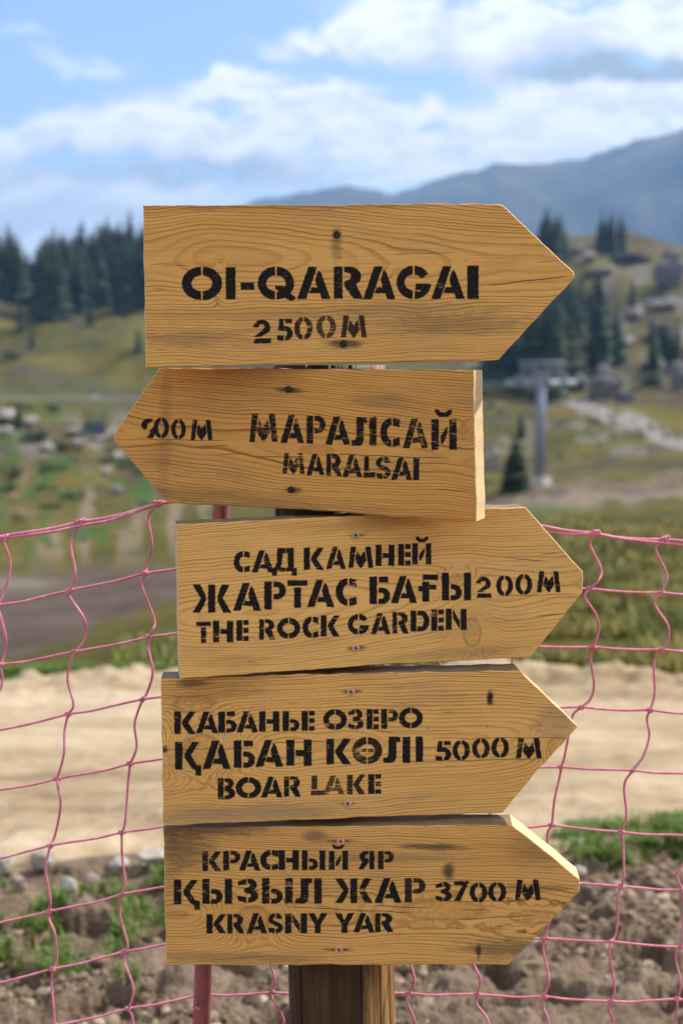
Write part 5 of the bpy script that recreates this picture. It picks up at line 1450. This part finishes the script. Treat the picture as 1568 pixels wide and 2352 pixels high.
pyl = on_ground(1238, 1113, 60)
pd = math.hypot(pyl.x, pyl.y)
p_h = pd * 280 / F_PX
LINE = Vector((-.59, -.81, 0)).normalized(); ACR = Vector((-LINE.y, LINE.x, 0))     # along the rope, across it
if ACR.x < 0: ACR = -ACR
rotl = Matrix((ACR, LINE if (ACR.cross(LINE)).z > 0 else -LINE, Vector((0, 0, 1)))).transposed()
pylon = empty('lift_pylon', pyl)
tag(pylon, 'grey steel chairlift pylon with crossarms and sheave wheels above the valley wood', 'lift pylon')
pylon.rotation_euler = rotl.to_euler()                 # local x across the line, local y along it
mb = MB(); mb.tube([(0, 0, .3), (0, 0, p_h * .45), (0, 0, p_h * .86)], [.56, .52, .46], 20); mb.build('mast', STEEL, pylon)
mb = MB(); mb.box((0, 0, .25), (1.8, 1.8, .9)); mb.build('plinth', CONC, pylon, smooth=False)
arm_z = p_h * .855
mb = MB(); mb.box((0, 0, arm_z), (5.6, .62, .62)); mb.box((0, 0, arm_z + .48), (1.4, .7, .34)); mb.build('crossarm', STEEL, pylon, smooth=False)
mb = MB()                                              # lifting frame above the arm
for sx in (-1, 1):
    mb.tube([(sx * 2.3, 0, arm_z + .2), (sx * 1.9, 0, p_h * .985)], .12, 8); mb.tube([(sx * .5, 0, arm_z + .4), (sx * 1.1, 0, p_h * .985)], .10, 8)
mb.tube([(-2.5, 0, p_h * .985), (2.5, 0, p_h * .985)], .18, 8); mb.tube([(-2.3, .05, arm_z + .9), (2.3, .05, arm_z + .9)], .12, 8)
mb.build('lifting_frame', STEEL, pylon)
mb = MB()
for k in range(26): mb.tube([(-.22, .38, .8 + k * arm_z / 27), (.22, .38, .8 + k * arm_z / 27)], .018, 6)
for sx in (-.22, .22): mb.tube([(sx, .38, .6), (sx, .38, arm_z)], .025, 6)
mb.build('ladder', STEEL, pylon)
for sx in (-1, 1):
    mb = MB(); mb.box((sx * 2.35, 0, arm_z - .30), (.22, 5.6, .44)); mb.box((sx * 2.35, 0, arm_z - .05), (.3, .7, .6))
    sh = mb.build('sheave_beam', STEEL, pylon, smooth=False)
    for k in range(8):
        y_ = -2.5 + k * 5.0 / 7
        wb = MB(); wb.tube([(sx * 2.35 + .10 * sx, y_, arm_z - .42), (sx * 2.35 + .22 * sx, y_, arm_z - .42)], .30, 18)
        wb.build('sheave_wheel', RUB, sh)
    mb = MB(); mb.box((sx * 1.95, 0, arm_z - 1.0), (.5, 4.0, .06)); 
    for y_ in (-2, -.7, .7, 2): mb.tube([(sx * 2.2, y_, arm_z - 1.0), (sx * 2.2, y_, arm_z - .2)], .03, 6)
    mb.build('catwalk', STEEL, pylon, smooth=False)


AIM = {-1: 4.4, 1: 4.4}
def rope_pts(side):
    base = pyl + Vector((0, 0, arm_z - .20)) + ACR * side * 2.5
    out = []
    for s in np.linspace(-70, 150, 90):
        sag = -2.6 * (1 - ((s - 75) / 75) ** 2) if 0 <= s <= 150 else (-1.4 * (1 - ((s + 45) / 45) ** 2) if s > -90 else 0)
        slope = AIM[side] * (s / 68) if s > 0 else -.06 * s
        out.append(base + LINE * s + Vector((0, 0, sag + slope)))
    return out


ropes = {}


def rope_at_px(side, px):
    best = None
    for p in catmull(ropes[side], 6):
        d = p - Vector((0, 0, EYE))
        fw = d.y * math.cos(PITCH) + d.z * math.sin(PITCH)
        if fw < 1: continue
        x = CX + F_PX * d.x / fw; y = CY - F_PX * (-d.y * math.sin(PITCH) + d.z * math.cos(PITCH)) / fw
        if best is None or abs(x - px) < best[0]: best = (abs(x - px), p, y, fw)
    return best


for side in (-1, 1):                                   # the rope's fall towards the valley, measured where it passes the left slope
    for _i in range(3):
        ropes[side] = rope_pts(side); _b = rope_at_px(side, 215); AIM[side] += (_b[2] - 913 - (0 if side < 0 else 4)) / F_PX * _b[3]
for side in (-1, 1):
    ropes[side] = rope_pts(side)
    mb = MB(); mb.tube(ropes[side], .03, 8)
    o = mb.build('haul_rope', CABLE)
    tag(o, 'steel haul rope on the %s side of the pylon' % ('far' if side < 0 else 'near') if False else ('steel haul rope crossing the grass hill left of the boards' if side < 0 else 'steel haul rope over the outer sheaves of the pylon'), 'cable')


def make_chair(p, label):
    """Four-seat chair hanging from the rope; local x across, local y along the line."""
    root = empty('lift_chair', p); root.rotation_euler = rotl.to_euler()
    mb = MB(); mb.box((0, 0, 0), (.22, .55, .24)); mb.build('grip', RUB, root, smooth=False)
    mb = MB(); mb.tube(catmull([(0, 0, -.1), (0, .12, -.7), (0, .22, -1.25), (0, .10, -1.6)], 5), .06, 8); mb.build('hanger', STEEL, root)
    mb = MB(); mb.tube([(-1.0, .1, -1.6), (1.0, .1, -1.6)], .05, 8)
    for sx in (-1, 1): mb.tube(catmull([(sx * 1.0, .1, -1.6), (sx * 1.06, .05, -2.0), (sx * 1.02, -.1, -2.45), (sx * 1.0, -.5, -2.5)], 4), .045, 8)
    mb.build('chair_frame', STEELD, root)
    mb = MB(); mb.box((0, -.28, -2.42), (1.95, .55, .12)); mb.build('seat', PADM, root, smooth=False)
    mb = MB(); mb.box((0, .04, -2.05), (1.95, .12, .62), Matrix.Rotation(R(-10), 3, 'X')); mb.build('backrest', PADM, root, smooth=False)
    mb = MB(); mb.tube([(-.9, -.75, -2.15), (.9, -.75, -2.15)], .03, 8); mb.tube([(-.9, -.75, -2.15), (-1.0, .05, -1.9)], .025, 8); mb.tube([(.9, -.75, -2.15), (1.0, .05, -1.9)], .025, 8)
    mb.tube([(-.7, -.85, -2.95), (.7, -.85, -2.95)], .03, 8); mb.tube([(0, -.75, -2.15), (0, -.85, -2.95)], .025, 8); mb.build('restraint_bar', STEEL, root)
    tag(root, label, 'lift chair')
    return root


if __name__ == '__main__':
    _, p_, y_, _w = rope_at_px(-1, 215); make_chair(p_, 'dark lift chair hanging over the left slope beside the pointed board')
    _, p_, y_, _w = rope_at_px(1, 1432); make_chair(p_, 'dark blue lift chair above the grey scree on the right')
for pr in protos:
    if not pr[1]:
        for ch in list(pr[0].children): bpy.data.objects.remove(ch)
        bpy.data.objects.remove(pr[0])
